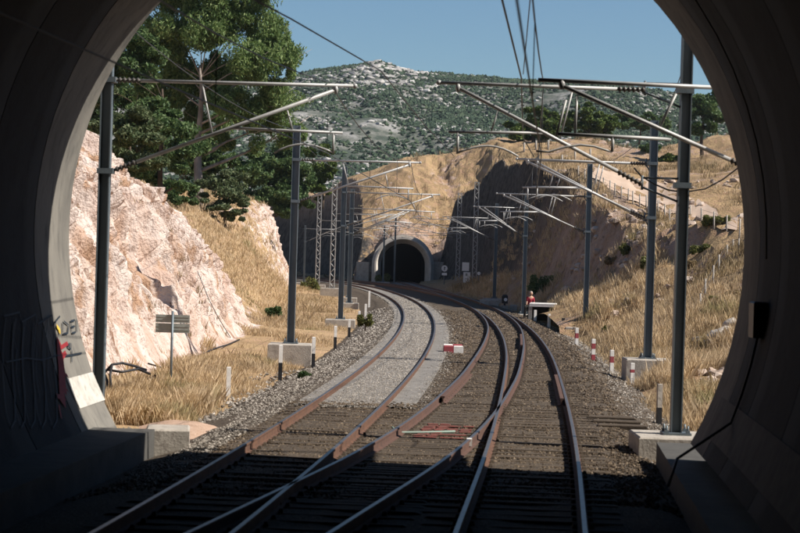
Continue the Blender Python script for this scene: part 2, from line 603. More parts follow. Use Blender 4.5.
M['st_brown'] = stone_mat('brown_stones', (.038, .028, .02), (.08, .058, .038), (.20, .155, .11))
M['st_grey'] = stone_mat('grey_stones', (.11, .095, .08), (.22, .195, .165), (.42, .38, .33))
M['st_rock'] = stone_mat('rock_rubble', (.22, .17, .14), (.36, .28, .225), (.5, .41, .34))


def bed_height(x, y):
    w = (XR(y) - XL(y)) + 6.6
    e = np.minimum(x - (XL(y) - 3.3), w - (x - (XL(y) - 3.3)))
    return -.62 + np.clip(e / 1.55, 0, 1) * .43


def spread_y(n, a, b):
    """more stones near the camera, roughly even in the picture"""
    u = rng.uniform(0, 1, n)
    return 1 / (1 / a + u * (1 / b - 1 / a))


n = 60000
ys = spread_y(n, 26, 120); t = rng.uniform(0, 1, n)
xs = XL(ys) - 3.0 + t * (XR(ys) - XL(ys) + 6.2)
grey = (xs < XL(ys) - 1.35) | (rng.uniform(0, 1, n) < np.clip((xs - XR(ys) - 1.9) * .9, 0, .7))
ons = (ys > SLAB0 - .5) & (xs > XL(ys) - 1.45) & (xs < XL(ys) + 1.42)
onrail = np.zeros(n, bool)
for fx in (XL, XR, XC):
    for s in (-1, 1):
        onrail |= np.abs(xs - fx(np.minimum(ys, 130)) - s * G) < .1
zz = bed_height(xs, ys)
ok = ~ons & ~onrail & ~((ys < 41) & (xs < XL(ys) - 2.25 + .25 * vn(ys * 1.5, 0, 0, 9)))
sz = rng.uniform(.016, .042, n) * np.clip(ys / 45, .9, 1.9)
stones('brown_ballast_gravel', xs[ok & ~grey], ys[ok & ~grey], zz[ok & ~grey] + .005, sz[ok & ~grey], M['st_brown'])
stones('grey_ballast_gravel', xs[ok & grey], ys[ok & grey], zz[ok & grey] + .01, sz[ok & grey], M['st_grey'])
n = 16000
ys = spread_y(n, SLAB0 - .5, 150); xs = XL(ys) + rng.uniform(-.62, .62, n)
ed = rng.uniform(0, 1, n) < .22
xs = np.where(ed, XL(ys) + np.where(rng.uniform(0, 1, n) < .5, -1.28, 1.36) + rng.normal(0, .16, n), xs)
stones('slab_gravel', xs, ys, np.full(n, -.138), rng.uniform(.01, .03, n) * np.clip(ys / 50, .9, 2), M['st_grey'], .5)
n = 700
ys = SLAB0 + np.abs(rng.normal(0, .5, n)) * np.sign(rng.uniform(-.6, 1, n)); xs = XL(ys) + rng.uniform(-1.4, 1.5, n)
stones('slab_end_gravel', xs, ys, np.where(ys > SLAB0, -.135, -.175), rng.uniform(.02, .05, n), M['st_brown'], .5)

# ------------------------------------------------------------------ terrain
FB_Y = [30, 45, 55, 65, 80, 95, 125, 150, 165, 188, 215]
FB_X = [-8.2, -7.9, -7.4, -6.9, -6.7, -7.0, -7.6, -8.6, -9.6, -10.7, -14.]
HT_Y = [30, 45, 58, 65, 74, 86, 93, 100, 112, 130, 150, 165, 188, 215]
HT = [9.8, 9.3, 8.3, 7.5, 6.0, 3.6, 2.0, 2.4, 3.6, 5.2, 6.4, 7.4, 7.4, 6.0]
AN = [62, 62, 60, 60, 60, 58, 40, 34, 36, 38, 45, 66, 72, 60]
RK = [1, 1, 1, 1, 1, 1, .75, .3, .05, .08, .25, .62, .75, .6]


def left_point(y, u):
    """u: 0..1 verge, 1..2 face, 2..3 top, 3..4 back slope -> X, z, rock"""
    fb = interp(y, FB_Y, FB_X); ht = interp(y, HT_Y, HT); an = np.radians(interp(y, HT_Y, AN)); rk = interp(y, HT_Y, RK)
    toe = XL(np.minimum(y, 200)) - 3.2
    fw = (ht + .4) / np.tan(an)
    x = np.where(u < 1, toe + (fb - toe) * u,
        np.where(u < 2, fb - fw * (u - 1), np.where(u < 3, fb - fw - (u - 2) * 9, fb - fw - 9 - (u - 3) * 70)))
    prof = np.clip(u - 1, 0, 1)
    prof = prof + .10 * np.sin(prof * math.pi)
    z = np.where(u < 1, -.62 + .2 * u, np.where(u < 2, -.42 + (ht + .42) * np.clip(prof, 0, 1.02),
        np.where(u < 3, ht + (u - 2) * 9 * .17, ht + 9 * .17 + (u - 3) * 70 * .12)))
    rock = np.where(u < .9, 0.0, np.where(u < 1, (u - .9) * 10 * rk, np.where(u < 2.0, rk, np.clip(1 - (u - 2) * 6, 0, 1) * rk)))
    return x, z, rock


ys = np.concatenate([np.arange(29, 110, .16), np.arange(110, 216, .45)])
us = np.concatenate([np.linspace(0, .95, 16), np.linspace(1, 2, 110), np.linspace(2.05, 3, 14), np.linspace(3.1, 4, 10)])
Y, U = np.meshgrid(ys, us, indexing='ij')
X, Z, RO = left_point(Y, U)
# beds of the limestone dip down to the right along the face
al = (U - 1) * interp(Y, HT_Y, HT)
dip = Y + al * .55
amp = np.clip(RO, 0, 1) * np.clip((U - 1) * 6, 0, 1)
st = fbm(dip * .85, al * .16, 0, 5, 11, .55)
blk = np.abs(fbm(dip * .38, al * .34, 3.1, 4, 21))
ledge = np.floor((al * .8 + 1.2 * fbm(dip * .3, al * .3, 1, 2, 33)) * 1.0)
D = amp * (.55 * st - .8 * blk - .28 * np.abs(fbm(dip * 1.9, al * .7, 5, 3, 67)) + .22 * vn(ledge * 7.7, np.floor(dip * .45), 0, 41) + .2 * fbm(dip * 2.6, al * 1.1, 0, 3, 61) - .35 * np.clip(fbm(dip * 1.3, al * .28, 2, 3, 66) - .15, 0, 1))
rib = np.abs(np.sin(dip * 1.9 + 2.2 * fbm(dip * .25, al * .12, 4, 3, 63)))
D += amp * (.24 * (rib ** 1.5 - .6) * (.6 + .6 * vn(dip * .3, al * .3, 1, 64)))
D += (1 - amp) * .10 * fbm(X * .8, Y * .8, 0, 3, 51) * np.clip(U * 3, 0, 1)
X2 = X + D * .8; Z2 = Z + D * .45 + np.where(U > 2, .5 * fbm(X * .15, Y * .15, 0, 3, 71), 0)
v = np.stack([X2, Y, Z2], -1).reshape(-1, 3)
nu = len(us)
a = (np.arange(len(ys) - 1)[:, None] * nu + np.arange(nu - 1)[None, :]).ravel()
f = np.stack([a, a + nu, a + 1 + nu, a + 1], -1)
rockcut = tag(np_mesh('rock_cutting', v, f, M['rockcut'], None, False, attr={'rock': RO.ravel()}), kind='structure')
LX, LZ, LY = X2, Z2, ys


def left_z(x, y):
    """height of the left bank at plan point"""
    i = int(np.clip(np.searchsorted(LY, y), 0, len(LY) - 1))
    o = np.argsort(LX[i])
    return float(np.interp(x, LX[i][o], LZ[i][o]))


ap = [on_z(x, y, -.5) for x, y in ((136, 452), (160, 456), (196, 458), (224, 452), (238, 440), (226, 428), (200, 424), (165, 424), (136, 424))]
c_ = sum(ap, Vector()) / len(ap)
vv = [(c_.x, c_.y, -.33)] + [(p.x, p.y, -.57) for p in ap] + [tuple(c_.lerp(p, .7) + Vector((0, 0, .14 + .04 * math.sin(k * 2.1)))) for k, p in enumerate(ap)]
k_ = len(ap)
M['soil'] = mat('pink_soil', (.47, .32, .23), 1.0, var=(.36, .24, .17), scale=2.2, bump=.7, bscale=22, var2=(.55, .42, .33), scale2=14)
tag(np_mesh('bare_ground', vv, [(1 + i, 1 + (i + 1) % k_, 1 + k_ + (i + 1) % k_, 1 + k_ + i) for i in range(k_)] + [(1 + k_ + i, 1 + k_ + (i + 1) % k_, 0, 0) for i in range(k_)], M['soil'], None, True), kind='structure')

# right bank and the hill with the far tunnel: one height field
HX = np.array([2, 6, 10, 14, 18, 24, 32, 45, 70, 120.])
HY = np.array([26, 40, 60, 90, 108, 122, 140, 170, 210, 236, 262, 330, 420.])
HZ = np.array([[-.5, -.5, -.3, .5, 2, 4, 6, 9, 14, 22], [-.5, -.5, -.3, .6, 2, 4, 6, 9, 14, 22], [-.5, -.5, -.4, 1.2, 2.8, 5, 8, 12, 18, 26],
    [-.4, -.3, .9, 2.8, 4.2, 6, 9, 13, 20, 28], [0, .5, 2.6, 4.5, 5.0, 6, 8.5, 13, 20, 28], [3, 4, 6.4, 6.8, 6.6, 6.8, 8.8, 13, 20, 28], [6, 7.5, 9.4, 9.6, 8.6, 7.8, 9.2, 13, 20, 28],
    [10, 11.5, 12.4, 12.4, 11.5, 10, 10.6, 14, 21, 28], [12.5, 13, 13.8, 14.3, 14, 13.4, 13.8, 16, 22, 28],
    [10.5, 10.3, 11, 12.2, 13.4, 14.5, 15.5, 17.5, 22.5, 28], [19, 18.6, 18.6, 19, 19, 19, 19, 20, 23, 27], [21, 21, 21, 21, 21, 20.5, 20, 20, 20, 20], [18, 18, 18, 18, 18, 18, 18, 18, 18, 18]])


def hill_raw(x, y):
    x = np.clip(x, HX[0], HX[-1] - 1e-3); y = np.clip(y, HY[0], HY[-1] - 1e-3)
    i = np.searchsorted(HY, y, side='right') - 1; j = np.searchsorted(HX, x, side='right') - 1
    a = (y - HY[i]) / (HY[i + 1] - HY[i]); b = (x - HX[j]) / (HX[j + 1] - HX[j])
    a = a * a * (3 - 2 * a) * .6 + a * .4; b = b * b * (3 - 2 * b) * .6 + b * .4
    return (HZ[i, j] * (1 - a) * (1 - b) + HZ[i + 1, j] * a * (1 - b) + HZ[i, j + 1] * (1 - a) * b + HZ[i + 1, j + 1] * a * b)


CUT = np.array([(14, 90), (11.8, 112), (10.4, 126), (9.9, 150), (9.5, 180), (8.4, 205), (6.6, 224), (4.9, 235.4), (4.4, 236.6), (-200, 236.6)])
CUT_T = np.array([.9, 1.4, 3.2, 4.2, 4.4, 4.4, 4.4, 4.2, 4.2, 4.2])
CUT_B = np.array([.6, 1.2, 2.3, 1.9, 1.6, 1.0, .4, .2, .1, -.3])
LCUT = np.array([(-5.8, 200), (-6.1, 238.5), (-9.6, 256), (-14.5, 275), (-24, 296), (-60, 330.)])


def cut_field(x, y, CUT=CUT, CUT_T=CUT_T, CUT_B=CUT_B):
    best = np.full(x.shape, 1e9); T = np.zeros(x.shape); B = np.zeros(x.shape); sg = np.zeros(x.shape)
    for i in range(len(CUT) - 1):
        p, q = CUT[i], CUT[i + 1]; d = q - p; L2 = d @ d
        t = np.clip(((x - p[0]) * d[0] + (y - p[1]) * d[1]) / L2, 0, 1)
        ex, ey = x - (p[0] + t * d[0]), y - (p[1] + t * d[1])
        di = np.sqrt(ex**2 + ey**2)
        cr = -(d[0] * (y - p[1]) - d[1] * (x - p[0]))
        m = di < best - 1e-6
        best = np.where(m, di, best); sg = np.where(m, np.sign(cr), sg)
        T = np.where(m, CUT_T[i] + (CUT_T[i + 1] - CUT_T[i]) * t, T); B = np.where(m, CUT_B[i] + (CUT_B[i + 1] - CUT_B[i]) * t, B)
    return best * sg, T, B


def right_z(x, y, detail=True):
    x = np.asarray(x, float); y = np.asarray(y, float)
    h = hill_raw(x, y)
    h = h - np.clip((13 - x) * .29, 0, 7.5) * np.clip((y - 232) / 16, 0, 1) + np.where(y > 200, .8, .5) * fbm(x * .06 + 3, y * .05, 0, 3, 89)
    d, T, B = cut_field(x, y)
    out = x - (XR(np.minimum(y, 329)) + 3.1)
    ver = -.62 + np.clip(out, 0, 60) / np.maximum(np.clip(out, 0, 60) - d, .5) * (B + .62)   # from toe up to foot of the cut
    tier = np.where(h > 15.5, .0, 0)
    face = B + np.maximum(d, 0) * T
    # a bench above the far tunnel
    f = y - 236.6 + .8 * fbm(x * .3, y * .1, 0, 2, 86)
    pn = np.maximum(f + 2.6 * fbm(x * .10, y * .08, 0, 3, 87) * np.clip(f / 8, 0, 1), 0)
    front = .1 + np.minimum(pn, 3) * 1.75 + np.clip(pn - 3, 0, 12) * .40 + np.clip(pn - 15, 0, 3.5) * .95 + np.maximum(pn - 18.5, 0) * .36
    front = front + np.maximum(x - 4.9, 0) * .55
    dl, _, _ = cut_field(x, y, LCUT, np.ones(6), np.ones(6))
    side = -.3 + np.maximum(dl, 0) * 3.6
    face = np.where(y > 236.6, np.minimum(np.minimum(front, side), face), face)
    if detail:
        face = face + np.clip(d, 0, 1.5) * np.where(y > 236.6, .34, 1.0) * (.9 * fbm(x * .33, y * .33, 0, 4, 81) + np.where(y > 236.6, .45, .18) * np.abs(fbm(x * .9, y * .9, 0, 3, 83)))
    z = np.where(y > 88, np.minimum(h, np.where(d > 0, face, np.minimum(ver, B))), h)
    blend = np.clip((y - 88) / 30, 0, 1)
    z = h * (1 - blend) + z * blend
    low = -.62 + np.clip(out - .1, 0, 50) * .45
    z = np.minimum(z, np.where(y > 110, 1e3, np.maximum(low, -.62) + np.clip((y - 90) / 20, 0, 1) * 12))
    ns = np.clip((np.abs(x - XS(np.clip(y, 150, 262))) - 2.0) / 2.0, 0, 1)
    z = np.where((y > 160) & (y < 236.5), np.minimum(z, -.4 + np.maximum(np.abs(x - XS(np.clip(y, 150, 262))) - 2.0, 0) * 3.6), z)
    if detail:
        k = np.clip((out - 1.5) * .15, 0, 1) * np.where((y > 160) & (y < 240), ns * .6 + .05, 1)
        z = z + k * (.8 * fbm(x * .12, y * .12, 0, 3, 91) + .22 * fbm(x * .7, y * .7, 0, 3, 93))
    return z


xs = np.concatenate([np.arange(-60, -26, 1.2), np.arange(-26, 21, .27), np.arange(21, 48, .8), np.arange(48, 130, 3.)])
ys = np.concatenate([np.arange(29, 100, .38), np.arange(100, 300, .36), np.arange(300, 420, 2.)])
Y, X = np.meshgrid(ys, xs, indexing='ij')
Z = right_z(X, Y)
Zr = Z
gz, gx = np.gradient(Z, ys, axis=0), np.gradient(Z, xs, axis=1)
slope = np.sqrt(gz**2 + gx**2)
d, T, B = cut_field(X, Y)
dl, _, _ = cut_field(X, Y, LCUT, np.ones(6), np.ones(6))
RO = np.clip((slope - .75) * 1.1, 0, 1)
RO = np.where((Y > 237.5) & (dl > 3), np.clip(RO * .7 + .22 + .75 * vn(X * .10, Y * .10, Z * .12, 98), 0, 1), RO)
RO = np.maximum(RO, np.clip(.62 - np.abs(vn(X * .07, Y * .07, 0, 97)) * 2.6, 0, .6) * (Y > 60))
GR_SHADE = np.clip((X - 3.0 + (Y - 205) * .10) / 3, 0, 1) * np.clip((Y - 118) / 10, 0, 1) * (d > -1) * np.clip((6 - d) / 3, 0, 1) * (Y < 237)  # mask of cut faces lying in shade, painted darker
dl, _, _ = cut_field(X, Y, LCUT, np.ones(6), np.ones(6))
GR_SHADE = np.maximum(GR_SHADE, np.clip((4.0 - dl) / 2, 0, 1) * (Y > 238))
# rock crumbles to open ground on the sun side near the nose of the cutting
RO = np.maximum(RO, .75 * np.exp(-((X - 13) / 3.5)**2 - ((Y - 128) / 16)**2))
nx_ = len(xs)
a = (np.arange(len(ys) - 1)[:, None] * nx_ + np.arange(nx_ - 1)[None, :])
Yc = (Y[:-1, :-1] + Y[1:, 1:]) / 2; Xc = (X[:-1, :-1] + X[1:, 1:]) / 2
inb = np.where(Yc < 329, Xc > XR(np.minimum(Yc, 329)) + 2.3, True)
hole = (np.abs(Xc - .35) < 3.1) & (Yc > 233.4) & (Yc < 243) & ((Xc - .35) ** 2 + np.maximum(Z[:-1, :-1] - 1.95, 0) ** 2 < 3.5 ** 2)
a = a[inb & ~hole].ravel()
f = np.stack([a, a + 1, a + 1 + nx_, a + nx_], -1)
used = np.zeros(len(ys) * nx_, bool); used[f.ravel()] = True
remap = np.cumsum(used) - 1
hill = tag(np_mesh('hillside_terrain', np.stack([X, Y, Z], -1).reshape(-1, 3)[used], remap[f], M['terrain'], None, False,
                   attr={'rock': RO.ravel()[used], 'grey': GR_SHADE.ravel()[used]}), kind='structure')


def rz(x, y):
    return float(right_z(np.array([x]), np.array([y]))[0])


def hit_right(px, py, d0=40, d1=330):
    """first point of the right bank seen through a photo pixel"""
    a, b = ray(px, py)
    ds = np.arange(d0, d1, .5)
    x = a * ds; z = CAM_H - b * ds
    g = right_z(x, ds)
    k = np.argmax(g > z) if (g > z).any() else len(ds) - 1
    return Vector((x[k], ds[k], g[k]))


def hit_left(px, py, d0=40, d1=212):
    a, b = ray(px, py)
    for d in np.arange(d0, d1, .5):
        if left_z(a * d, d) > CAM_H - b * d:
            return Vector((a * d, d, left_z(a * d, d)))
    return Vector((a * d1, d1, left_z(a * d1, d1)))


# pale dirt road on the right hill
pa = [(574, 167, 570, 171), (596, 171, 590, 179), (616, 174, 606, 189), (640, 180, 628, 201), (664, 188, 652, 210), (690, 199, 682, 219), (716, 212, 712, 226), (744, 222, 742, 233)]
pv = []
for q in pa:
    A, Bp = hit_right(q[0], q[1]), hit_right(q[2], q[3])
    for k in range(5):
        p = A.lerp(Bp, k / 4); p.z = rz(p.x, p.y) + .07; pv.append(p)
pv2 = []; NS = 5
for i in range(len(pa) - 1):
    for s in range(6):
        for k in range(5):
            p = pv[i * 5 + k].lerp(pv[(i + 1) * 5 + k], s / 6); p.z = rz(p.x, p.y) + .08; pv2.append(p)
nr = len(pv2) // 5
tag(np_mesh('dirt_path', [tuple(p) for p in pv2], [(i * 5 + k, i * 5 + k + 1, (i + 1) * 5 + k + 1, (i + 1) * 5 + k) for i in range(nr - 1) for k in range(4)], M['path'], None, True), kind='structure')

# far limestone hill
fy = np.concatenate([np.arange(420, 1000, 8.), np.arange(1000, 1500, 25.)]); fx_ = np.arange(-420, 430, 6.)
Y, X = np.meshgrid(fy, fx_, indexing='ij')
crest = interp(X, [-420, -160, -100, -60, -40, -10, 0, 40, 90, 150, 260, 430], [70, 76, 80, 84, 90, 95, 91, 89, 87, 82, 74, 60])
tt = np.clip((Y - 440) / 440, 0, 1)
Z = -2 + crest * (tt ** .82) - np.clip(Y - 880, 0, 900) * .05
Z = Z + np.clip(tt * 3, 0, 1) * (1 - .82 * np.clip((Y - 760) / 110, 0, 1)) * (6 * fbm(X * .012, Y * .012, 0, 4, 101)) + np.clip(tt * 3, 0, 1) * 1.1 * fbm(X * .06, Y * .06, 0, 4, 105)
nf = len(fx_)
a = (np.arange(len(fy) - 1)[:, None] * nf + np.arange(nf - 1)[None, :]).ravel()
FH = (fy, fx_, Z)


def far_mat():
    m = bpy.data.materials.new('limestone_hill'); m.use_nodes = True
    nt = m.node_tree; n = nt.nodes; l = nt.links
    p = n['Principled BSDF']; p.inputs['Roughness'].default_value = 1; p.inputs['Specular IOR Level'].default_value = .1
    tc = n.new('ShaderNodeTexCoord')
    def noise(sc, st, dt=6):
        mp = n.new('ShaderNodeMapping'); mp.inputs['Scale'].default_value = st
        l.new(tc.outputs['Object'], mp.inputs['Vector'])
        t = n.new('ShaderNodeTexNoise'); t.inputs['Scale'].default_value = sc; t.inputs['Detail'].default_value = dt; t.inputs['Roughness'].default_value = .65
        l.new(mp.outputs[0], t.inputs['Vector']); return t.outputs[0]
    cr = n.new('ShaderNodeValToRGB'); e = cr.color_ramp.elements
    e[0].position = .42; e[0].color = (.06, .075, .06, 1)
    e[1].position = .62; e[1].color = (.27, .265, .25, 1)
    x = e.new(.52); x.color = (.135, .14, .12, 1)
    l.new(noise(.09, (1, .55, 2.2), 9), cr.inputs[0])
    l.new(cr.outputs[0], p.inputs['Base Color'])
    b = n.new('ShaderNodeBump'); b.inputs['Distance'].default_value = 1.5; b.inputs['Strength'].default_value = .8
    l.new(noise(.2, (1, 1, 1), 8), b.inputs['Height']); l.new(b.outputs[0], p.inputs['Normal'])
    return m


tag(np_mesh('far_hill', np.stack([X, Y, Z], -1).reshape(-1, 3), np.stack([a, a + 1, a + 1 + nf, a + nf], -1), far_mat(), None, True), kind='structure')


def far_z(x, y):
    fy, fx_, Z = FH
    i = np.clip(np.searchsorted(fy, y) - 1, 0, len(fy) - 2); j = np.clip(np.searchsorted(fx_, x) - 1, 0, len(fx_) - 2)
    a = (y - fy[i]) / (fy[i + 1] - fy[i]); b = (x - fx_[j]) / (fx_[j + 1] - fx_[j])
    return Z[i, j] * (1 - a) * (1 - b) + Z[i + 1, j] * a * (1 - b) + Z[i, j + 1] * (1 - a) * b + Z[i + 1, j + 1] * a * b


M['scrub'] = stone_mat('hill_scrub', (.024, .042, .028), (.038, .062, .038), (.065, .09, .052))
M['lime'] = stone_mat('limestone_outcrops', (.24, .225, .21), (.34, .325, .31), (.46, .445, .42))


def lumps(name, x, y, z, sx, sz, m):
    n = len(x)
    ico = []; t = (1 + 5 ** .5) / 2
    for a in ((-1, t, 0), (1, t, 0), (-1, -t, 0), (1, -t, 0), (0, -1, t), (0, 1, t), (0, -1, -t), (0, 1, -t), (t, 0, -1), (t, 0, 1), (-t, 0, -1), (-t, 0, 1)):
        ico.append(np.array(a) / math.sqrt(1 + t * t))
    ico = np.array(ico)
    tri = np.array([(0, 11, 5), (0, 5, 1), (0, 1, 7), (0, 7, 10), (0, 10, 11), (1, 5, 9), (5, 11, 4), (11, 10, 2), (10, 7, 6), (7, 1, 8), (3, 9, 4), (3, 4, 2), (3, 2, 6), (3, 6, 8), (3, 8, 9), (4, 9, 5), (2, 4, 11), (6, 2, 10), (8, 6, 7), (9, 8, 1)])
    v = ico[None] * rng.uniform(.65, 1.3, (n, 12, 1))
    th = rng.uniform(0, 6.28, n); c, s = np.cos(th)[:, None], np.sin(th)[:, None]
    vx = (v[:, :, 0] * c - v[:, :, 1] * s) * sx[:, None]; vy = (v[:, :, 0] * s + v[:, :, 1] * c) * sx[:, None]
    v = np.stack([vx + x[:, None], vy + y[:, None], v[:, :, 2] * sz[:, None] + z[:, None]], -1)
    f = tri[None] + (np.arange(n) * 12)[:, None, None]
    return tag(np_mesh(name, v.reshape(-1, 3), f.reshape(-1, 3), m), kind='stuff')


n = 90000
y = rng.uniform(425, 930, n); x = rng.uniform(-.14, .22, n) * y
dens = .75 * fbm(x * .035, y * .025, 0, 5, 111) + .42 + .4 * np.clip((600 - y) / 150, 0, 1) + .45 * np.clip((y - 830) / 50, 0, 1) - .25 * np.exp(-((x - 5) / 90) ** 2) * (y < 830)
crag = np.exp(-((x / y * 800 + 4) / 22)**2) * (y > 780)
keep = rng.uniform(-.55, .55, n) < dens - crag * .9
x, y = x[keep], y[keep]
s = rng.uniform(.35, 1.25, len(x)) ** 1.1
stones('hill_scrub', x, y, far_z(x, y) + s * .25, s, M['scrub'], .8)
n = 10000
y = rng.uniform(480, 900, n); x = rng.uniform(-.14, .22, n) * y
dens = fbm(x * .030, y * .03, 0, 4, 131)
crag = np.exp(-((x / y * 800 + 4) / 20)**2) * (y > 780)
keep = (rng.uniform(-.35, .9, n) < dens + crag * .7)
x, y = x[keep], y[keep]; cg = crag[keep]
s = rng.uniform(.4, 1.1, len(x)) * (1 + cg * .9)
lumps('limestone_outcrops', x, y, far_z(x, y) + s * .1, s * 1.3, s * .7, M['lime'])


# ------------------------------------------------------------------ near tunnel (camera stands inside)
TCX, TCZ, TR = -.34, 3.48, 5.86
TY = 32.0
TK = .93


CANT = .118           # the bore is tilted with the superelevated track


def tun_pt(a, r):
    px, pz = r * math.cos(a), r * math.sin(a) / (TK if math.sin(a) < 0 else 1)
    return px * math.cos(CANT) - pz * math.sin(CANT), px * math.sin(CANT) + pz * math.cos(CANT)


def tun_hw(dz, side=-1):
    """sideways distance from the bore axis to the wall at height dz above it"""
    P = [tun_pt(q, TR) for q in np.linspace(-.7, 1.3, 90)] if side > 0 else [tun_pt(q, TR) for q in np.linspace(math.pi + .7, math.pi - 1.3, 90)]
    return abs(float(np.interp(dz, [p[1] for p in P], [p[0] for p in P])))


def tun_cx(y):
    return TCX + (y - TY) * .06 - np.clip(TY - y, 0, 99) ** 2 * .0009


def portal_y(x):
    return TY - .43 * (x - TCX)


tunnel = tag(empty('railway_tunnel', (TCX, TY, 0)), 'dark concrete railway tunnel mouth framing the view with graffiti on its left wall', 'tunnel')


def tun_part(o):
    o.parent = tunnel
    o.matrix_parent_inverse = Matrix.Translation((-TCX, -TY, 0))
    return o


angs = np.radians(np.linspace(-36, 216, 66))


def lining(y0s, r0, mname, m, last=False):
    rows = []
    for y in y0s:
        f = np.clip((y - 10) / (TY - 10), 0, 1)
        for a in angs:
            yy = y
            for _ in range(4):
                x = float(tun_cx(yy)) + tun_pt(a, r0)[0]
                yy = y + (portal_y(x) - TY) * f
            q = tun_pt(a, r0); rows.append((float(tun_cx(yy)) + q[0], float(yy), TCZ + q[1]))
    n = len(angs)
    f = [(i * n + j, i * n + j + 1, (i + 1) * n + j + 1, (i + 1) * n + j) for i in range(len(y0s) - 1) for j in range(n - 1)]
    return rows, f


# lining rings, cast in segments with a recessed joint between them
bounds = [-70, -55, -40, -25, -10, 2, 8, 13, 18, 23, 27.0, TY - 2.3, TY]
for i in range(len(bounds) - 1):
    g = .04 if i < len(bounds) - 2 else 0
    yy = list(np.linspace(bounds[i], bounds[i + 1] - g, 5))
    rows, f = lining(yy, TR, '', None)
    k = len(rows)
    if g:
        r2, f2 = lining([bounds[i + 1] - g, bounds[i + 1]], TR + .05, '', None)
        nA = len(angs)
        f += [(k - nA + j, k - nA + j + 1, k + j + 1, k + j) for j in range(nA - 1)]
        f += [tuple(q + k for q in ff) for ff in f2]
        rows += r2
        r3, _ = lining([bounds[i + 1], bounds[i + 1]], TR, '', None)
        b = len(rows)
        rows += r3[:nA]
        f += [(b - nA + j, b - nA + j + 1, b + j + 1, b + j) for j in range(nA - 1)]
    tun_part(np_mesh('lining_ring', rows, f, M['conc_mouth'] if i == len(bounds) - 2 else M['conc'], None, True))  # pale last ring against dark bore paints the sun and shade edge

# portal face with arch hole, 0.9 m thick, then the hill over the tunnel
b = MB()
n = len(angs)
vin = lining([TY], TR, '', None)[0]
vout = []
for a in angs:
    dx, dz = math.cos(a), math.sin(a)
    t = min(15 / max(abs(dx), 1e-6), (9.2 / dz if dz > 1e-6 else 1e9), (4.6 / -dz if dz < -1e-6 else 1e9))
    x = TCX + dx * t
    vout.append((x, portal_y(x), TCZ + dz * t))
back = [(p[0], p[1] - .9, p[2]) for p in vout]
b.add(vin + vout, [(j, j + 1, n + j + 1, n + j) for j in range(n - 1)])
b.add(vout + back, [(j, j + 1, n + j + 1, n + j) for j in range(n - 1)])
tun_part(b.build('portal_wall', M['conc_pale']))
# covering hill
cy = np.concatenate([np.linspace(-75, 25, 30), np.linspace(27, 36, 12)]); cx = np.linspace(-60, 60, 60)
Y, X = np.meshgrid(cy, cx, indexing='ij')
lim = portal_y(np.clip(X, -15, 15)) - .3
Y = np.minimum(Y, lim)
Z = 12.2 + .08 * np.abs(X) + np.clip(lim - Y, 0, 60) * .12 + .5 * fbm(X * .1, Y * .1, 0, 3, 141)
Z = np.where(np.abs(X) > 14, Z + 0, Z)
a = (np.arange(len(cy) - 1)[:, None] * 60 + np.arange(59)[None, :]).ravel()
tag(np_mesh('hill_over_tunnel', np.stack([X, Y, Z], -1).reshape(-1, 3), np.stack([a, a + 1, a + 61, a + 60], -1), M['terrain'], None, True, attr={'rock': np.zeros(X.size)}), kind='structure')
# end wall deep behind the camera so that the bore is dark
b = MB(); b.box((tun_cx(-70), -70, 4), (16, .5, 14))
tun_part(b.build('bore_end', M['conc']))

# tunnel floor sides and walkways
fl = MB()
ysw = np.linspace(-68, 32, 41)


def strip(mb, xa, xb, za, zb, y0, y1, m=0):
    ys_ = np.linspace(y0, y1, 24)
    v = []
    for y in ys_:
        v += [(xa(y), y, za), (xb(y), y, zb)]
    mb.add(v, [(2 * i, 2 * i + 1, 2 * i + 3, 2 * i + 2) for i in range(len(ys_) - 1)], m)


def walkway(xin, xout, zt, y0, y1, m, name):
    mb = MB()
    lo, hi = (xin, xout)
    strip(mb, lo, hi, zt, zt, y0, y1)
    strip(mb, lo, lo, zt, -.8, y0, y1)
    for y in (y0, y1):
        mb.add([(xin(y), y, -.8), (xout(y), y, -.8), (xout(y), y, zt), (xin(y), y, zt)], [(0, 1, 2, 3)])
    return tun_part(mb.build(name, m))


LEDGE = lambda y: -4.18 + (y - 32) * .085
walkway(LEDGE, lambda y: LEDGE(y) - 3.4, .08, -60, 32.5, M['paving'], 'walkway')
RW = lambda y: 4.55 + (y - 33) * .077
walkway(RW, lambda y: RW(y) + 1.6, .10, -60, 32.6, M['paving'], 'walkway')
b = MB(); b.cham((-3.97, 33.02, -.2), (.75, .95, .55), .03, .1)
tag(b.build('concrete_block', M['conc_pale']), 'sunlit pale concrete block at the outer end of the left walkway', 'block')
# painted pale band along both walls
def wall_band(side, y0, y1, z0, z1, m, name):
    v = []; N = 12
    for t in np.linspace(0, 1, N):
        y = lerp(y0, y1, t)
        for z in np.linspace(z0, z1, 4):
            dz = z - TCZ
            v.append((float(tun_cx(y)) + side * (tun_hw(dz, side) - .02), y, z))
    f = [(i * 4 + k, i * 4 + k + 1, (i + 1) * 4 + k + 1, (i + 1) * 4 + k) for i in range(N - 1) for k in range(3)]
    tun_part(np_mesh(name, v, f, m, None, True))


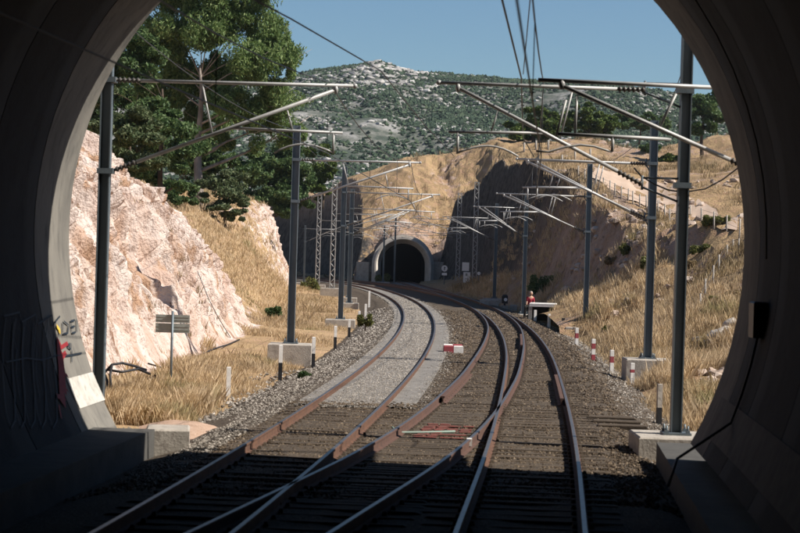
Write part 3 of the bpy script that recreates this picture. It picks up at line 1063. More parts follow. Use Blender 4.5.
M['band'] = mat('worn_white_band', (.50, .475, .43), .85, var=(.40, .38, .34), scale=3, var2=(.27, .255, .23), scale2=7)
M['band_shade'] = mat('shaded_band', (.14, .13, .115), .9, var=(.09, .085, .075), scale=3)  # the same band paint with the right wall's shade put into its colour
wall_band(-1, 32.2, 34.2, .42, .92, M['band'], 'painted_band')
wall_band(1, 18, 28.6, .62, 1.2, M['band_shade'], 'painted_band')
b = MB(); b.cham((float(tun_cx(26.2)) + tun_hw(-1.0, 1) - .1, 26.2, 2.45), (.2, .36, .5), .02)
tun_part(b.build('junction_box', M['black']))
b = MB()
cw = float(tun_cx(26.2))
pts = [(cw + tun_hw(z_ - TCZ, 1) - .05, 26.25, z_) for z_ in (2.2, 1.8, 1.4, 1.0)] + [(cw + 4.55, 25.6, .55), (cw + 4.3, 24.6, .3)]
b.tube(pts, .02, 6)
pts = [(tun_cx(26.3) + tun_pt(a, TR - .06)[0], 26.3, TCZ + tun_pt(a, TR - .06)[1]) for a in np.radians(np.linspace(60, -8, 14))]
b.tube(pts, .013, 6)
tun_part(b.build('wall_cable', M['cable']))

# graffiti on the left wall
M['g_dark'] = mat('graffiti_dark', (.012, .02, .03), .7)
M['g_red'] = mat('graffiti_red', (.26, .016, .02), .7, var=(.16, .012, .016), scale=20)
M['g_white'] = mat('graffiti_white', (.72, .70, .66), .8, var=(.6, .58, .55), scale=6)
M['g_yellow'] = mat('graffiti_yellow', (.55, .38, .05), .7)


def wall_pt(y, z, off=.012):
    dz = z - TCZ
    return Vector((float(tun_cx(y)) - tun_hw(dz) + off, y, z))


def on_wall(px, py):
    """point of the left wall behind a photo pixel"""
    a, bb = ray(px, py)
    for d in np.arange(20, 34.2, .02):
        z = CAM_H - bb * d
        if abs(z - TCZ) < TR and a * d < wall_pt(d, z, .0).x:
            return wall_pt(d, z, .03) if d > 20.1 and d < portal_y(a * d) - .05 else None
    return None


def ribbon(mb, pxs, w, m=0):
    pts = [on_wall(*p) for p in pxs]
    pts = [p for p in pts if p is not None]
    if len(pts) < 2: return
    fine = []
    for i in range(len(pts) - 1):
        for s in range(4):
            t = s / 4
            p = pts[i].lerp(pts[i + 1], t)
            fine.append(wall_pt(p.y, p.z, .03))
    fine.append(pts[-1])
    v = []
    for i, p in enumerate(fine):
        t = (fine[min(i + 1, len(fine) - 1)] - fine[max(i - 1, 0)])
        nrm = Vector((1, 0, (p.z - TCZ) * -.2)).normalized()
        s = t.cross(nrm)
        s = s.normalized() * w if s.length > 1e-9 else Vector((0, 0, w))
        v += [p - s, p + s]
    mb.add(v, [(2 * i, 2 * i + 1, 2 * i + 3, 2 * i + 2) for i in range(len(fine) - 1)], m)


g = MB()
ribbon(g, [(2, 316), (18, 312), (20, 322), (34, 314), (36, 324), (50, 315), (50, 326), (58, 316)], .016)
for x0 in (4, 14, 24, 35, 46):
    ribbon(g, [(x0, 318), (x0 - 3, 345), (x0 - 3, 380), (x0, 412), (x0 + 5, 428), (x0 + 9, 420), (x0 + 9, 390), (x0 + 6, 355), (x0 + 8, 322)], .013)
ribbon(g, [(4, 362), (24, 358), (40, 360), (60, 354)], .013)
for x0 in (10, 30, 42):
    ribbon(g, [(x0, 330), (x0 + 5, 350), (x0 + 4, 372), (x0 + 8, 398)], .011)
tun_part(g.build('graffiti', M['g_dark']))
g = MB()
ribbon(g, [(61, 322), (61, 334), (66, 333), (67, 325), (62, 321)], .018)
ribbon(g, [(73, 320), (69, 321), (70, 333), (74, 332)], .018); ribbon(g, [(70, 327), (73, 326)], .018)
ribbon(g, [(75, 332), (75, 319), (77, 326), (79, 318), (79, 330)], .018)
ribbon(g, [(68, 343), (66, 347), (69, 349), (69, 343)], .018)
ribbon(g, [(62, 356), (70, 355), (80, 353)], .016); ribbon(g, [(70, 350), (70, 362)], .016)
tun_part(g.build('graffiti_tag', M['g_dark']))
g = MB()
for (x0, y0), (x1, y1), w in (((57, 340), (61, 404), .1), ((59, 350), (62, 392), .1), ((56, 338), (58, 366), .06), ((58, 348), (66, 343), .035), ((60, 358), (64, 352), .04), ((60, 372), (66, 376), .035), ((61, 386), (66, 391), .03), ((55, 396), (63, 398), .05), ((57, 405), (59, 418), .03)):
    ribbon(g, [(x0, y0), (lerp(x0, x1, .5), lerp(y0, y1, .5)), (x1, y1)], w)
tun_part(g.build('graffiti_splash', M['g_red']))
g = MB(); ribbon(g, [(55, 326), (58, 330), (57, 332)], .05)
tun_part(g.build('graffiti_dot', M['g_yellow']))
# ------------------------------------------------------------------ far tunnel
ft = tag(empty('railway_tunnel', (.35, 236, 0)), 'small far tunnel mouth with a pale concrete arch ring half in shade', 'tunnel')
FC = (.35, 1.95)


def arch_pts(r, zc=FC[1]):
    p = [(FC[0] - r, -.7), (FC[0] - r, zc * .5)] + [(FC[0] + r * math.cos(a), zc + r * math.sin(a) * .98) for a in np.linspace(math.pi, 0, 25)] + [(FC[0] + r, zc * .5), (FC[0] + r, -.7)]
    return p


def arch_band(name, r0, r1, y0, y1, m, zc=FC[1], r_in=None):
    A, Bq = arch_pts(r0, zc), arch_pts(r1, zc); n = len(A); A2 = arch_pts(r_in, zc) if r_in else A
    mb = MB()
    v = [(x, y0, z) for x, z in A] + [(x, y0, z) for x, z in Bq] + [(x, y1, z) for x, z in A2] + [(x, y1, z) for x, z in Bq]
    fs = []
    for j in range(n - 1):
        fs += [(j, j + 1, n + j + 1, n + j), (n + j, n + j + 1, 3 * n + j + 1, 3 * n + j), (j + 1, j, 2 * n + j, 2 * n + j + 1)]
    mb.add(v, fs)
    o = mb.build(name, m); o.parent = ft; o.matrix_parent_inverse = Matrix.Translation((-.35, -236, 0))
    return o


arch_band('arch_ring', 3.3, 3.5, 233.4, 242, M['ring'])
arch_band('splay', 3.297, 3.2975, 233.402, 235.4, M['ring'], r_in=2.74)
arch_band('outer_ring', 3.5, 3.85, 234.4, 241, M['ring'])
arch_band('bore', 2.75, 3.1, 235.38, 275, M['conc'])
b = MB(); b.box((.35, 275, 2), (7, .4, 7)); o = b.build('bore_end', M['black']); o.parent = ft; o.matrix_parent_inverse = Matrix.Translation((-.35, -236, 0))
for c_, s_, r_ in (((4.9, 235.4, 1.0), (2.0, .7, 3.0), .1), ((-4.6, 236.2, .9), (1.6, .7, 2.6), -.2)):
    b = MB(); b.box(c_, s_, r_)
    o = b.build('wing_wall', M['conc_pale']); o.parent = ft; o.matrix_parent_inverse = Matrix.Translation((-.35, -236, 0))
#PART2

# ------------------------------------------------------------------ catenary masts
MAST_GROUP = 'catenary masts along the curving railway'


def h_pole(b, h, w=.2, dpt=.2, taper=1.0):
    t = .022
    for s in (-1, 1):
        b.box((s * (w / 2 - t / 2), 0, h / 2), (t, dpt, h))
    b.box((0, 0, h / 2), (w - 2 * t, t, h - .01))


def lattice_pole(root, h, w=.46):
    t = .07
    for sx in (-1, 1):
        b = MB()
        for sy in (-1, 1):
            b.box((sx * (w / 2 - t / 2), sy * (w / 2 - t / 2), h / 2), (t, t, h))
        b.build('leg', M['tube'], root)
    b = MB(); nz = int(h / .42); dz = h / nz
    for k in range(nz):
        z0, z1 = k * dz, (k + 1) * dz
        a, c = (-1, 1) if k % 2 else (1, -1)
        for sy in (-1, 1):
            b.tube([(a * w * .42, sy * w * .44, z0), (c * w * .42, sy * w * .44, z1)], .028, 4)
        for sx in (-1, 1):
            b.tube([(sx * w * .44, a * w * .42, z0), (sx * w * .44, c * w * .42, z1)], .028, 4)
    b.build('lattice_bars', M['tube'], root)
    b = MB(); b.box((0, 0, h + .03), (w, w, .06)); b.build('cap', M['tube'], root)


def insulator(root, p, q, n=6, r=.055):
    b = MB(); p, q = Vector(p), Vector(q)
    pts, rr = [], []
    for k in range(n):
        for t, w in ((.0, .5), (.3, 1.0), (.5, 1.0), (.8, .5)):
            pts.append(p.lerp(q, (k + t) / n)); rr.append(r * w)
    pts.append(q); rr.append(r * .5)
    b.tube(pts, rr, 8)
    return b.build('insulator', M['insul'], root)


def cantilever(root, side, reach, zt, zl, x0=.12, y=0.0, r=.032, arm=1.1, zc=5.05, bracket=0.0):
    """side +1: reaches towards +X. top tube, sloping stay tube, registration tube, steady arm"""
    s = side
    xb = x0 + bracket
    if bracket:
        for z in (zt, zl):
            b = MB(); b.tube([(s * x0 * .6, y, z + .12), (s * xb, y, z + .12)], .022, 6); b.tube([(s * x0 * .6, y, z - .3), (s * xb, y, z - .05)], .022, 6)
            b.tube([(s * xb, y, z + .16), (s * xb, y, z - .1)], .025, 6); b.build('bracket', M['galv'], root)
    for z in (zt, zl):
        b = MB(); b.box((s * .02, y, z), (.3, .26, .1)); b.build('clamp', M['galv'], root)
    il = .5
    b = MB(); b.tube([(s * (xb + il), y, zt), (s * (reach + .35), y, zt + .02)], r, 8)
    b.ell((s * (reach + .35), y, zt + .02), (.05, .04, .05), 8, 4); tt_ = b.build('top_tube', M['tube'], root)
    insulator(tt_, (s * xb, y, zt), (s * (xb + il), y, zt))
    a = Vector((s * xb, y, zl)); e = Vector((s * reach, y, zt - .06)); di = (e - a).normalized()
    b = MB(); b.tube([a + di * il, e], r * 1.1, 8)
    b.ell(e, (.05, .05, .09), 8, 4); st_ = b.build('stay_tube', M['tube'], root)
    insulator(st_, a, a + di * il)
    zr = zc + .42
    t = (zr - zl) / (zt - .06 - zl)
    xr_ = a.x + (e.x - a.x) * t
    b = MB(); b.tube([(xr_ - s * .05, y, zr), (s * (reach + .15), y, zr - .03)], r * .8, 8); rg_ = b.build('registration_tube', M['tube'], root)
    b = MB(); b.tube([(s * (reach - .02), y, zr - .03), (s * (reach - .02), y, zr - .42)], .024, 6); b.build('drop_bracket', M['tube'], rg_)
    b = MB()
    x1 = a.x + (e.x - a.x) * .45
    b.tube([(x1, y, zl + (zt - .06 - zl) * .45), (x1 - s * .22, y, zt)], .02, 6); b.build('strut', M['tube'], root); b = MB()
    x2 = a.x + (e.x - a.x) * .78
    b.tube([(x2, y, zl + (zt - .06 - zl) * .78), (x2 + s * .12, y, zr)], .018, 6); b.build('strut', M['tube'], root)
    b = MB(); x3 = s * (reach - .02); pts = []
    for k in range(9):
        q = k / 8
        pts.append((x3 - s * q * arm, y, zr - .40 + .24 * math.sin(q * math.pi * .8) - .18 * q))
    b.tube(pts, .02, 6); b.build('steady_arm', M['tube'], root)


def mast(label, x, y, zb, ztop, side, trackx, zt=6.3, zl=4.6, kind='h', double=False, found=True, fsize=(1.7, 1.3, .65), bracket=0.0, cant=True, second=None, w=.2):
    root = tag(empty('catenary_mast', (x, y, zb)), label, 'catenary mast', MAST_GROUP)
    h = ztop - zb
    if kind == 'h':
        b = MB(); h_pole(b, h, w, w); b.build('pole', M['galv'], root)
    else:
        lattice_pole(root, h)
    if found:
        b = MB(); b.cham((0, 0, -fsize[2] / 2), fsize, .03); b.build('foundation', M['conc_pale'], root)
        b = MB(); b.box((0, 0, .02), (.5, .5, .04))
        for sx in (-1, 1):
            for sy in (-1, 1):
                b.tube([(sx * .19, sy * .19, .03), (sx * .19, sy * .19, .17)], .022, 6); b.box((sx * .19, sy * .19, .065), (.07, .07, .05))
            b.box((0, sx * .12, .12), (.26, .02, .2)) if False else None
        b.build('base_plate', M['galv'], root)
    if cant:
        reach = abs(trackx - x)
        cantilever(root, side, reach, zt - zb, zl - zb, .12, 0.0, bracket=bracket, zc=5.05 - zb)
        if double:
            cantilever(root, side, reach - .35, zt - zb + .02, zl - zb - .05, .12, .75, zc=5.1 - zb)
            for z in (zt - zb, zl - zb):
                b = MB(); b.box((0, .36, z), (.09, .9, .09)); b.build('cross_bracket', M['galv'], root)
    return root


p = on_z(632, 445, -.32)
mast('thick grey steel mast on the big block just outside the right tunnel wall', 5.05, 34.0, .12, 7.7, -1, .95, fsize=(1.5, 1.5, .75), bracket=.62, w=.2)
mast('grey mast on a wide concrete block in dry grass, second from the right tunnel wall', 7.85, 59.3, .18, 7.66, -1, float(XR(59)) - .25, double=True, fsize=(1.45, 1.3, .8), bracket=.1, w=.24)
mast('slim grey mast with doubled arms on the verge just right of the culvert', 9.05, 91.5, -.02, 7.9, -1, float(XR(91)) - .5, double=True, w=.24, fsize=(2.0, 1.4, .7), bracket=.1)
mast('slim grey mast right behind the person in red', 7.65, 116, -.2, 7.1, -1, float(XR(116)) - .7, double=True, w=.24, bracket=.1)
mast('thin mast against the shaded cutting, just left of the dwarf signal', 7.5, 149, .0, 7.5, -1, float(XR(149)) - .9, double=True, w=.26)
mast('taller lattice mast on the right, directly beside the white double sign', 7.3, 185, .2, 10.5, -1, float(XR(185)), kind='l', zt=6.8, zl=5.2)
mast('shorter lattice mast between the round white sign and the double sign', 6.3, 206, .3, 10.1, -1, float(XR(206)) + 1.5, kind='l', zt=6.6, zl=5.2)
mast('thick grey mast close by the left tunnel wall in front of the pink rock', -5.55, 35.2, -.3, 8.6, 1, float(XL(35)) + .15, fsize=(1.4, 1.4, .5), w=.21)
mast('grey mast on a long pale block in dry grass, left of the brown rails', -3.6, 63.5, .12, 7.45, 1, float(XL(63)), fsize=(1.45, 1.3, .8), w=.25, cant=True, zl=4.9)
mast('grey mast with the longest top arm, front one of three on the left', -2.95, 96, -.15, 7.6, 1, float(XL(96)) + .5, w=.26, fsize=(1.5, 1.2, .6))
mast('short mast at the right of the three close together on the left', -3.42, 130, -.2, 7.65, 1, float(XL(130)), w=.27, double=True, fsize=(1.3, 1.2, .6))
mast('middle one of the three masts close together on the left, partly behind the front one', -3.9, 146, -.2, 7.8, 1, float(XL(146)), w=.27, fsize=(1.3, 1.2, .6))
mast('lattice mast on a pale block, the right one of the left lattice pair', -5.85, 164, .15, 9.3, 1, float(XL(164)), kind='l', zt=6.6, zl=5.1, fsize=(2.0, 1.5, .9))
mast('lattice mast behind the yellow green bush, the left one of the lattice pair', -8.7, 200, -.2, 9.5, 1, float(XL(200)), kind='l', zt=6.6, zl=5.1)
mast('thin short pole at the left end, beside the nose of the brown rock', -11.0, 217, -.3, 6.3, 1, float(XL(217)), zt=5.9, zl=4.4, w=.2)
mast('thin pole crossing the left edge of the far tunnel mouth', -2.0, 228, -.1, 6.8, -1, float(XR(228)), zt=6.3, zl=4.8, w=.2)
mast('thin pole standing right in front of the dark far tunnel opening', -.62, 213, -.2, 7.6, -1, float(XR(213)), zt=6.4, zl=4.8, w=.2)

# the arm fixed to the right side of the portal
ca = tag(empty('portal_cantilever', (6.1, 30.7, 0)), 'big nearest cantilever of grey tubes fixed to the right side of the tunnel mouth', 'cantilever')
for z in (6.05, 4.62):
    b = MB(); b.box((.05, -.9, z), (.3, 2.2, .12)); b.build('clamp', M['galv'], ca)
N0 = Vector((6.1, 30.7, 0))


def npx(x, y): return at(x, y, 30.7) - N0


b = MB(); b.tube([npx(735, 88.6), npx(538, 80)], .034, 8); q = b.build('top_tube', M['tube'], ca)
insulator(q, npx(762, 90), npx(735, 88.6))
b = MB(); b.tube([npx(730, 160), npx(563, 86)], .036, 8); b.ell(npx(562, 84.5), (.06, .05, .09), 8, 4); q = b.build('stay_tube', M['tube'], ca)
insulator(q, npx(754, 171), npx(730, 160))
b = MB(); b.tube([npx(671, 139.5), npx(558, 134)], .03, 8); rg_ = b.build('registration_tube', M['tube'], ca)
b = MB(); b.tube([npx(613, 137), npx(612, 152)], .026, 6); b.build('drop_bracket', M['tube'], rg_)
for q in ((676, 94, 660, 127), (577, 95, 575, 133), (566, 100, 556, 137)):
    b = MB(); b.tube([npx(*q[:2]), npx(*q[2:])], .021, 6); b.build('strut', M['tube'], ca)
b = MB(); b.tube([npx(612, 152), npx(605, 150), npx(594, 146.5), npx(580, 145), npx(566, 147), npx(548, 152), npx(536, 151)], .02, 6); b.build('steady_arm', M['tube'], ca)


# ------------------------------------------------------------------ overhead wires
def wire(label, pts, r=.012, drop=None, name='overhead_wire', drops=None):
    b = MB(); b.tube(pts, r, 5)
    o = b.build(name, M['wire'])
    tag(o, label, 'wire', 'overhead wires above the tracks')
    return o


def sag_path(fx, ys_sup, z, sag, dx=0.0, n=8):
    pts = []
    for i in range(len(ys_sup) - 1):
        for k in range(n):
            t = k / n; y = lerp(ys_sup[i], ys_sup[i + 1], t)
            xa, xb = float(fx(ys_sup[i])), float(fx(ys_sup[i + 1]))
            pts.append((lerp(xa, xb, t) + dx, y, z - sag * 4 * t * (1 - t)))
    pts.append((float(fx(ys_sup[-1])) + dx, ys_sup[-1], z)); return pts


def run_line(fx, sup, nm, dx=0.0):
    mes = sag_path(fx, sup, 6.38, .45, dx)
    con = sag_path(fx, sup, 5.06, .02, dx)
    wm = wire(f'messenger cable sagging between masts above the {nm}', mes, .011)
    wire(f'straight contact wire hanging low above the {nm}', con, .011)
    for i in range(2, len(mes) - 1, 3):
        b = MB(); b.tube([mes[i], (con[i][0], con[i][1], con[i][2])], .006, 4); b.build('dropper', M['wire'], wm)


run_line(XL, [6, 35.2, 63.5, 96, 130, 164, 200, 217, 240], 'left track')
run_line(XR, [2, 34, 59.3, 91.5, 116, 149, 185, 213], 'right track')
wire('thick dark cable crossing the sky from the tree towards the crag', [(-3.2, 16, 6.25), (-1.6, 26, 6.4), (-.44, 33.5, 6.45), (.5, 45, 6.3), (1.6, 60, 6.4)], .012)
wire('dark cable in the sky at centre, thickest of the two hanging from the arch', [(.35, 14, 6.5), (1.12, 23, 6.43), (2.05, 33.5, 6.4), (2.9, 46, 6.15), (4.1, 59.3, 6.4)], .015)
wire('thin wire beside the thickest cable in the sky', [(.9, 15, 7.0), (1.65, 25.5, 6.75), (2.1, 33.8, 6.5)], .009)
for q, (lb, a, bq) in enumerate((('return wire along the tops of the left masts', [(-5.55, 35.2, 7.6), (-3.7, 63.5, 7.3), (-3.0, 96, 7.45), (-3.4, 130, 7.5), (-3.9, 146, 7.6)], .01),
                                ('return wire along the tops of the right masts', [(5.2, 34, 7.5), (7.9, 59.3, 7.5), (9.05, 91.5, 7.75), (7.65, 116, 7.0), (7.5, 149, 7.4)], .01))):
    pts = []
    for i in range(len(a) - 1):
        for k in range(8):
            t = k / 8; P = Vector(a[i]).lerp(Vector(a[i + 1]), t); P.z -= .35 * 4 * t * (1 - t); pts.append(P)
    pts.append(Vector(a[-1])); wire(lb, pts, bq)

# cross-feed cables on the right mast and along the left rock
hose = MB(); hose.tube([at(681, 195, 34), at(668, 193, 34), at(652, 184, 34), at(640, 178, 34)], .016, 6)
wire('curved jumper cable looping left from the thick right mast', [at(681, 192, 34.1), at(668, 190, 34.1), at(654, 184, 34.1), at(641, 176, 34.1), at(634, 168, 34.1)], .016, name='jumper_cable')
wire('stay cable running right from the thick right mast to the tunnel wall', [at(686, 192, 34.1), at(705, 189, 33.6), at(722, 180, 33), at(738, 168, 32)], .014, name='jumper_cable')

# ------------------------------------------------------------------ marker posts
BOLL = 'white marker posts beside the track'


def marker_post(label, px, yb, yt, z, bands, w=.1):
    p = on_z(px, yb, z); h = (yb - yt) / FPX * p.y
    root = tag(empty('marker_post', p), label, 'marker post', BOLL)
    z0 = -.25
    for nm, f1, mm in bands:
        z1 = h * f1
        b = MB(); b.cham((0, 0, (z0 + z1) / 2), (w, w, z1 - z0), .008, .15); b.build(nm, mm, root); z0 = z1
    return root


W_, K_, R_ = M['white'], M['black'], M['red']
wb = [('post_foot', .45, K_), ('post_top', 1, W_)]
marker_post('all white post nearest the grey gravel on the left', 228, 396, 367, -.5, [('post', 1, W_)], .11)
marker_post('white post with long black foot in front of the long pale mast block', 280, 377, 345, -.45, wb, .11)
marker_post('white topped post with black foot just right of the long pale mast block', 313, 367, 337, -.45, wb, .11)
marker_post('white topped post below the mast with the longest arm', 335, 346, 326, -.42, wb, .11)
marker_post('short white topped post just past the grass clump beside the gravel shoulder', 349, 334, 319, -.4, wb, .11)
marker_post('small white post beside the green tuft on the left of the track', 359, 324, 311, -.4, wb, .12)
marker_post('small white post on the inside of the bend, second from the farthest', 365.5, 314, 304, -.35, [('post', 1, W_)], .13)
marker_post('tall thin white post farthest round the left bend', 369, 306, 291, -.35, [('post', 1, W_)], .13)
rw = [('post_foot', .4, W_), ('post_band', .7, R_), ('post_top', 1, W_)]
marker_post('white post with dark foot leaning by the thick right mast block', 659, 420, 384, -.4, [('post_foot', .35, K_), ('post_top', 1, M['conc_pale'])], .11)
marker_post('white post half hidden in tall dry grass before the wide block', 632, 382, 363, -.45, [('post_foot', .5, W_), ('post_band', .66, R_), ('post_top', 1, W_)], .12)
marker_post('red banded post next in line after the wide block', 611.5, 371, 350, -.42, rw, .12)
marker_post('boldest red and white banded post in the dry grass', 593, 361, 339, -.4, [('post_foot', .3, R_), ('post_band', .55, W_), ('post_mark', .8, R_), ('post_top', 1, W_)], .13)
marker_post('red banded post below the slim mast right of the culvert', 576.5, 345, 328, -.35, rw, .13)
marker_post('black topped short post left of the slim mast by the culvert', 563, 331, 318, -.3, [('post', .6, W_), ('post_top', 1, K_)], .13)
marker_post('white post standing in front of the grey culvert pillar', 549, 327, 314, -.3, [('post', 1, W_)], .13)
marker_post('white post just right of the person in red', 535, 322, 310, -.3, [('post', 1, W_)], .14)

# ------------------------------------------------------------------ fences on the right hill
def fence(label, posts, dia=.075, wires=2):
    P = [hit_right(x, yb) for x, yb, yt in posts]
    root = tag(empty('wire_fence', P[0]), label, 'fence')
    inv = -P[0]
    tops = []
    for p, (x, yb, yt) in zip(P, posts):
        h = (yb - yt) / FPX * p.y
        b = MB(); q = p + inv; b.tube([(q.x, q.y, q.z - .4), (q.x + rng.uniform(-.03, .03), q.y, q.z + h)], dia / 2 * max(1, p.y / 85), 6)
        b.build('fence_post', M['conc_pale'], root); tops.append((q, h))
    b = MB()
    for k in range(wires):
        f_ = (.5, .88)[k]
        for (a, ha), (c, hc) in zip(tops[:-1], tops[1:]):
            if (a - c).length < 18:
                b.tube([a + Vector((0, 0, ha * f_)), c + Vector((0, 0, hc * f_))], .008, 4)
    b.build('fence_wire', M['wire'], root)
    return root


fence('line of pale fence posts climbing the dry slope beside the right tunnel wall', [(700.5, 312, 295), (705.5, 303, 281), (713, 288, 268), (719, 277, 256), (726.5, 257, 247), (733, 249, 240), (739, 249, 239), (745, 251, 241)])
fence('upper line of pale fence posts below the end of the dirt road', [(690, 216, 207), (701.5, 223, 210), (714, 231, 214), (726.5, 233, 217), (739, 240, 220)])
fence('long close row of thin pale fence posts along the dirt road', [(578 + i * 6.1 + (i % 3) * .6, 177 + i * 3.0 + (i % 2) * .7, 167 + i * 2.75) for i in range(18)], .07)
fence('sparse fence posts on the skyline of the brown bank above the cutting', [(524, 152, 143), (536, 151, 142), (548, 150, 140), (562, 163, 155), (575, 160, 152), (590, 158, 150)], .09)

# ------------------------------------------------------------------ signs and small things
p = on_z(170.5, 385, -.5)
s = tag(empty('sign_board', p), 'grey back of a two panel sign on a pole before the pink rock', 'sign')
b = MB(); b.tube([(0, 0, -.3), (0, 0, 2.0)], .035, 8); b.build('pole', M['galv'], s)
sc = p.y / FPX
for k, (za, zb) in enumerate(((52.2, 61.6), (62.2, 70.2))):
    b = MB(); b.box((.0, .05, (za + zb) / 2 * sc), (34 * sc, .02, (zb - za) * sc)); b.build('sign_panel', M['sign_back'], s)
b = MB()
for z in (55, 58.5, 65, 68):
    b.box((0, .037, z * sc), (33 * sc, .01, .014))
b.build('stiffener', M['sign_back'], s)


def at_right(px, py, d): return at(px, py, d)


M['plate'] = mat('sign_white', (.8, .8, .78), .5)
p = at(466, 289, 187)
s = tag(empty('sign_post', p), 'white double sign of two stacked panels before the shaded cutting', 'sign'); sc = p.y / FPX
b = MB(); b.tube([(0, .05, -.8), (0, .05, 26 * sc)], .06, 6); b.build('pole', M['galv'], s)
b = MB(); b.box((-.1 * 1, 0, 22.3 * sc), (7 * sc, .05, 8.5 * sc)); b.build('upper_panel', M['plate'], s)
b = MB(); b.box((.04, 0, 11.6 * sc), (7 * sc, .05, 10.5 * sc)); b.build('lower_panel', M['plate'], s)
b = MB(); b.box((.0, -.035, 14.4 * sc), (2 * sc, .02, 2.6 * sc)); b.box((.02, -.035, 10.2 * sc), (3.0 * sc, .02, .7 * sc)); b.build('sign_mark', M['sign_back'], s)
p = at(444, 285, 205)
s = tag(empty('round_sign', p), 'small round white sign above a short white plate right of the far tunnel', 'sign'); sc = p.y / FPX
b = MB(); b.tube([(0, .06, -.6), (0, .06, 20 * sc)], .05, 6); b.build('pole', M['galv'], s)
b = MB(); n_ = 20; b.tube([(0, -.02, 16.6 * sc), (0, .03, 16.6 * sc)], 3.1 * sc, 20); b.build('disc', M['plate'], s)
b = MB(); b.box((0, 0, 10.9 * sc), (5.2 * sc, .04, 2.4 * sc)); b.build('plate', M['plate'], s)
b = MB(); b.box((0, -.035, 16.6 * sc), (.9 * sc, .02, 3.2 * sc)); b.box((.6 * sc, -.035, 17.3 * sc), (.9 * sc, .02, .7 * sc)); b.build('sign_mark', M['black'], s)
p = at(478.5, 286, 182)
s = tag(empty('small_disc_sign', p), 'tiny white disc on a short stick right of the taller lattice mast', 'sign'); sc = p.y / FPX
b = MB(); b.tube([(0, .04, -.8), (0, .04, 12 * sc)], .04, 6); b.build('pole', M['galv'], s)
b = MB(); b.tube([(0, -.01, 12.6 * sc), (0, .02, 12.6 * sc)], 1.7 * sc, 14); b.build('disc', M['plate'], s)

# dwarf signal
p = at(504.5, 309, 132)
s = tag(empty('dwarf_signal', p), 'squat black dwarf signal with a white lens at the trackside', 'signal'); sc = p.y / FPX
b = MB(); b.box((0, 0, .0), (.5, .5, .5)); b.build('base', M['conc_pale'], s)
b = MB(); b.tube([(0, 0, .2), (0, 0, .45)], .07, 8); b.build('stem', M['black'], s)
b = MB(); b.cham((0, 0, .70), (.42, .3, .62), .1); b.build('housing', M['black'], s)
b = MB(); b.tube([(.05, -.18, .66), (.05, -.14, .66)], .12, 14); b.build('lens', M['plate'], s)
b = MB(); b.cham((.62, .1, .12), (.5, .4, .4), .05); b.build('point_machine', M['conc_pale'], s)
p = at(489, 305, 135)
b = MB(); b.cham((p.x, p.y, p.z), (1.3, 1.0, .75), .04)
tag(b.build('concrete_cabinet', M['conc_pale']), 'low pinkish concrete box left of the dwarf signal', 'box')
p = at(500, 306.5, 128)

# culvert by the person
cul = tag(empty('culvert', at(546, 316, 107)), 'pale concrete culvert slab with a dark opening beside the person in red', 'culvert')
b = MB(); b.cham((-.15, .3, .62), (1.5, 1.4, .2), .03, -.12); b.build('slab', M['white'], cul)
b = MB(); b.cham((.62, .2, .1), (.28, 1.3, .95), .02, -.12); b.build('side_wall', M['conc_pale'], cul)
b = MB(); b.cham((-.85, .3, .1), (.2, 1.2, .85), .02, -.12); b.build('side_wall', M['conc_pale'], cul)
b = MB(); b.box((-.1, .95, .1), (1.35, .1, .8), -.12); b.build('back_wall', M['conc_dark'], cul)
b = MB(); b.cham((1.02, 0, .2), (.2, .22, 1.0), .02); b.build('pillar', M['galv'], cul)

# red and white block between the tracks
p = on_z(453, 353, -.19)
s = tag(empty('painted_block', p, .06), 'low concrete block painted in red and white quarters between the tracks', 'block')
for nm, c, m_ in (('front_quarter', (-.17, -.13, .11), R_), ('front_quarter', (.17, -.13, .11), W_), ('back_quarter', (-.17, .17, .13), W_), ('back_quarter', (.17, .17, .13), R_)):
    b = MB(); b.cham(c, (.338, .298, .3 + (.04 if c[1] > 0 else 0)), .02); b.build(nm, m_, s)

# hose and red paint patch, white dab on the rail
b = MB(); b.tube([on_z(392, 427, -.05), on_z(396, 431, -.12), on_z(401, 432.5, -.15), on_z(425, 432.3, -.15), on_z(455, 431.5, -.15)], .022, 6)
tag(b.build('hose', mat('hose_green', (.20, .26, .22), .6)), 'pale green hose lying across the crossover track', 'hose')
b = MB()
for k in range(5):
    yy = 35.05 + k * .6
    cxm = float(XC(yy))
    for j in range(4):
        b.box((cxm - .35 + j * .24 + rng.uniform(-.04, .04), yy + rng.uniform(-.03, .03), -.166), (.22, rng.uniform(.16, .23), .012), rng.uniform(-.05, .05))
        if j < 2 or k == 2: b.box((cxm - .35 + j * .25, yy + .3, -.168), (.2, .2, .03), rng.uniform(-.3, .3))
o = b.build('red_paint_patch', mat('faded_red_paint', (.20, .05, .04), .95, var=(.10, .055, .04), scale=9, bump=.4)); o.parent = tcx
b = MB(); q = 33.3; b.box((float(XC(q)) + G + .005, q, -.06), (.09, .2, .125)); o = b.build('white_paint_dab', M['white']); o.parent = tcx

# electrical box pads beside the right track
for k, lb in enumerate(('nearest of three dark timbers lying on ballast right of the right rail', 'middle one of three dark timbers lying on ballast', 'farthest of three dark timbers lying on ballast right of the right rail')):
    b = MB(); b.cham((float(XR(39.5)) + 1.75, 38.6 + k * 1.0, -.2), (1.0, .3, .14), .02, -.1)
    tag(b.build('timber_step', M['sleeper']), lb, 'timber', 'timbers beside the right rail')

# cables over the foot of the left rock
def left_path(pxs, d):
    return [at(x, y, d + i * .0) for i, (x, y) in enumerate(pxs)]


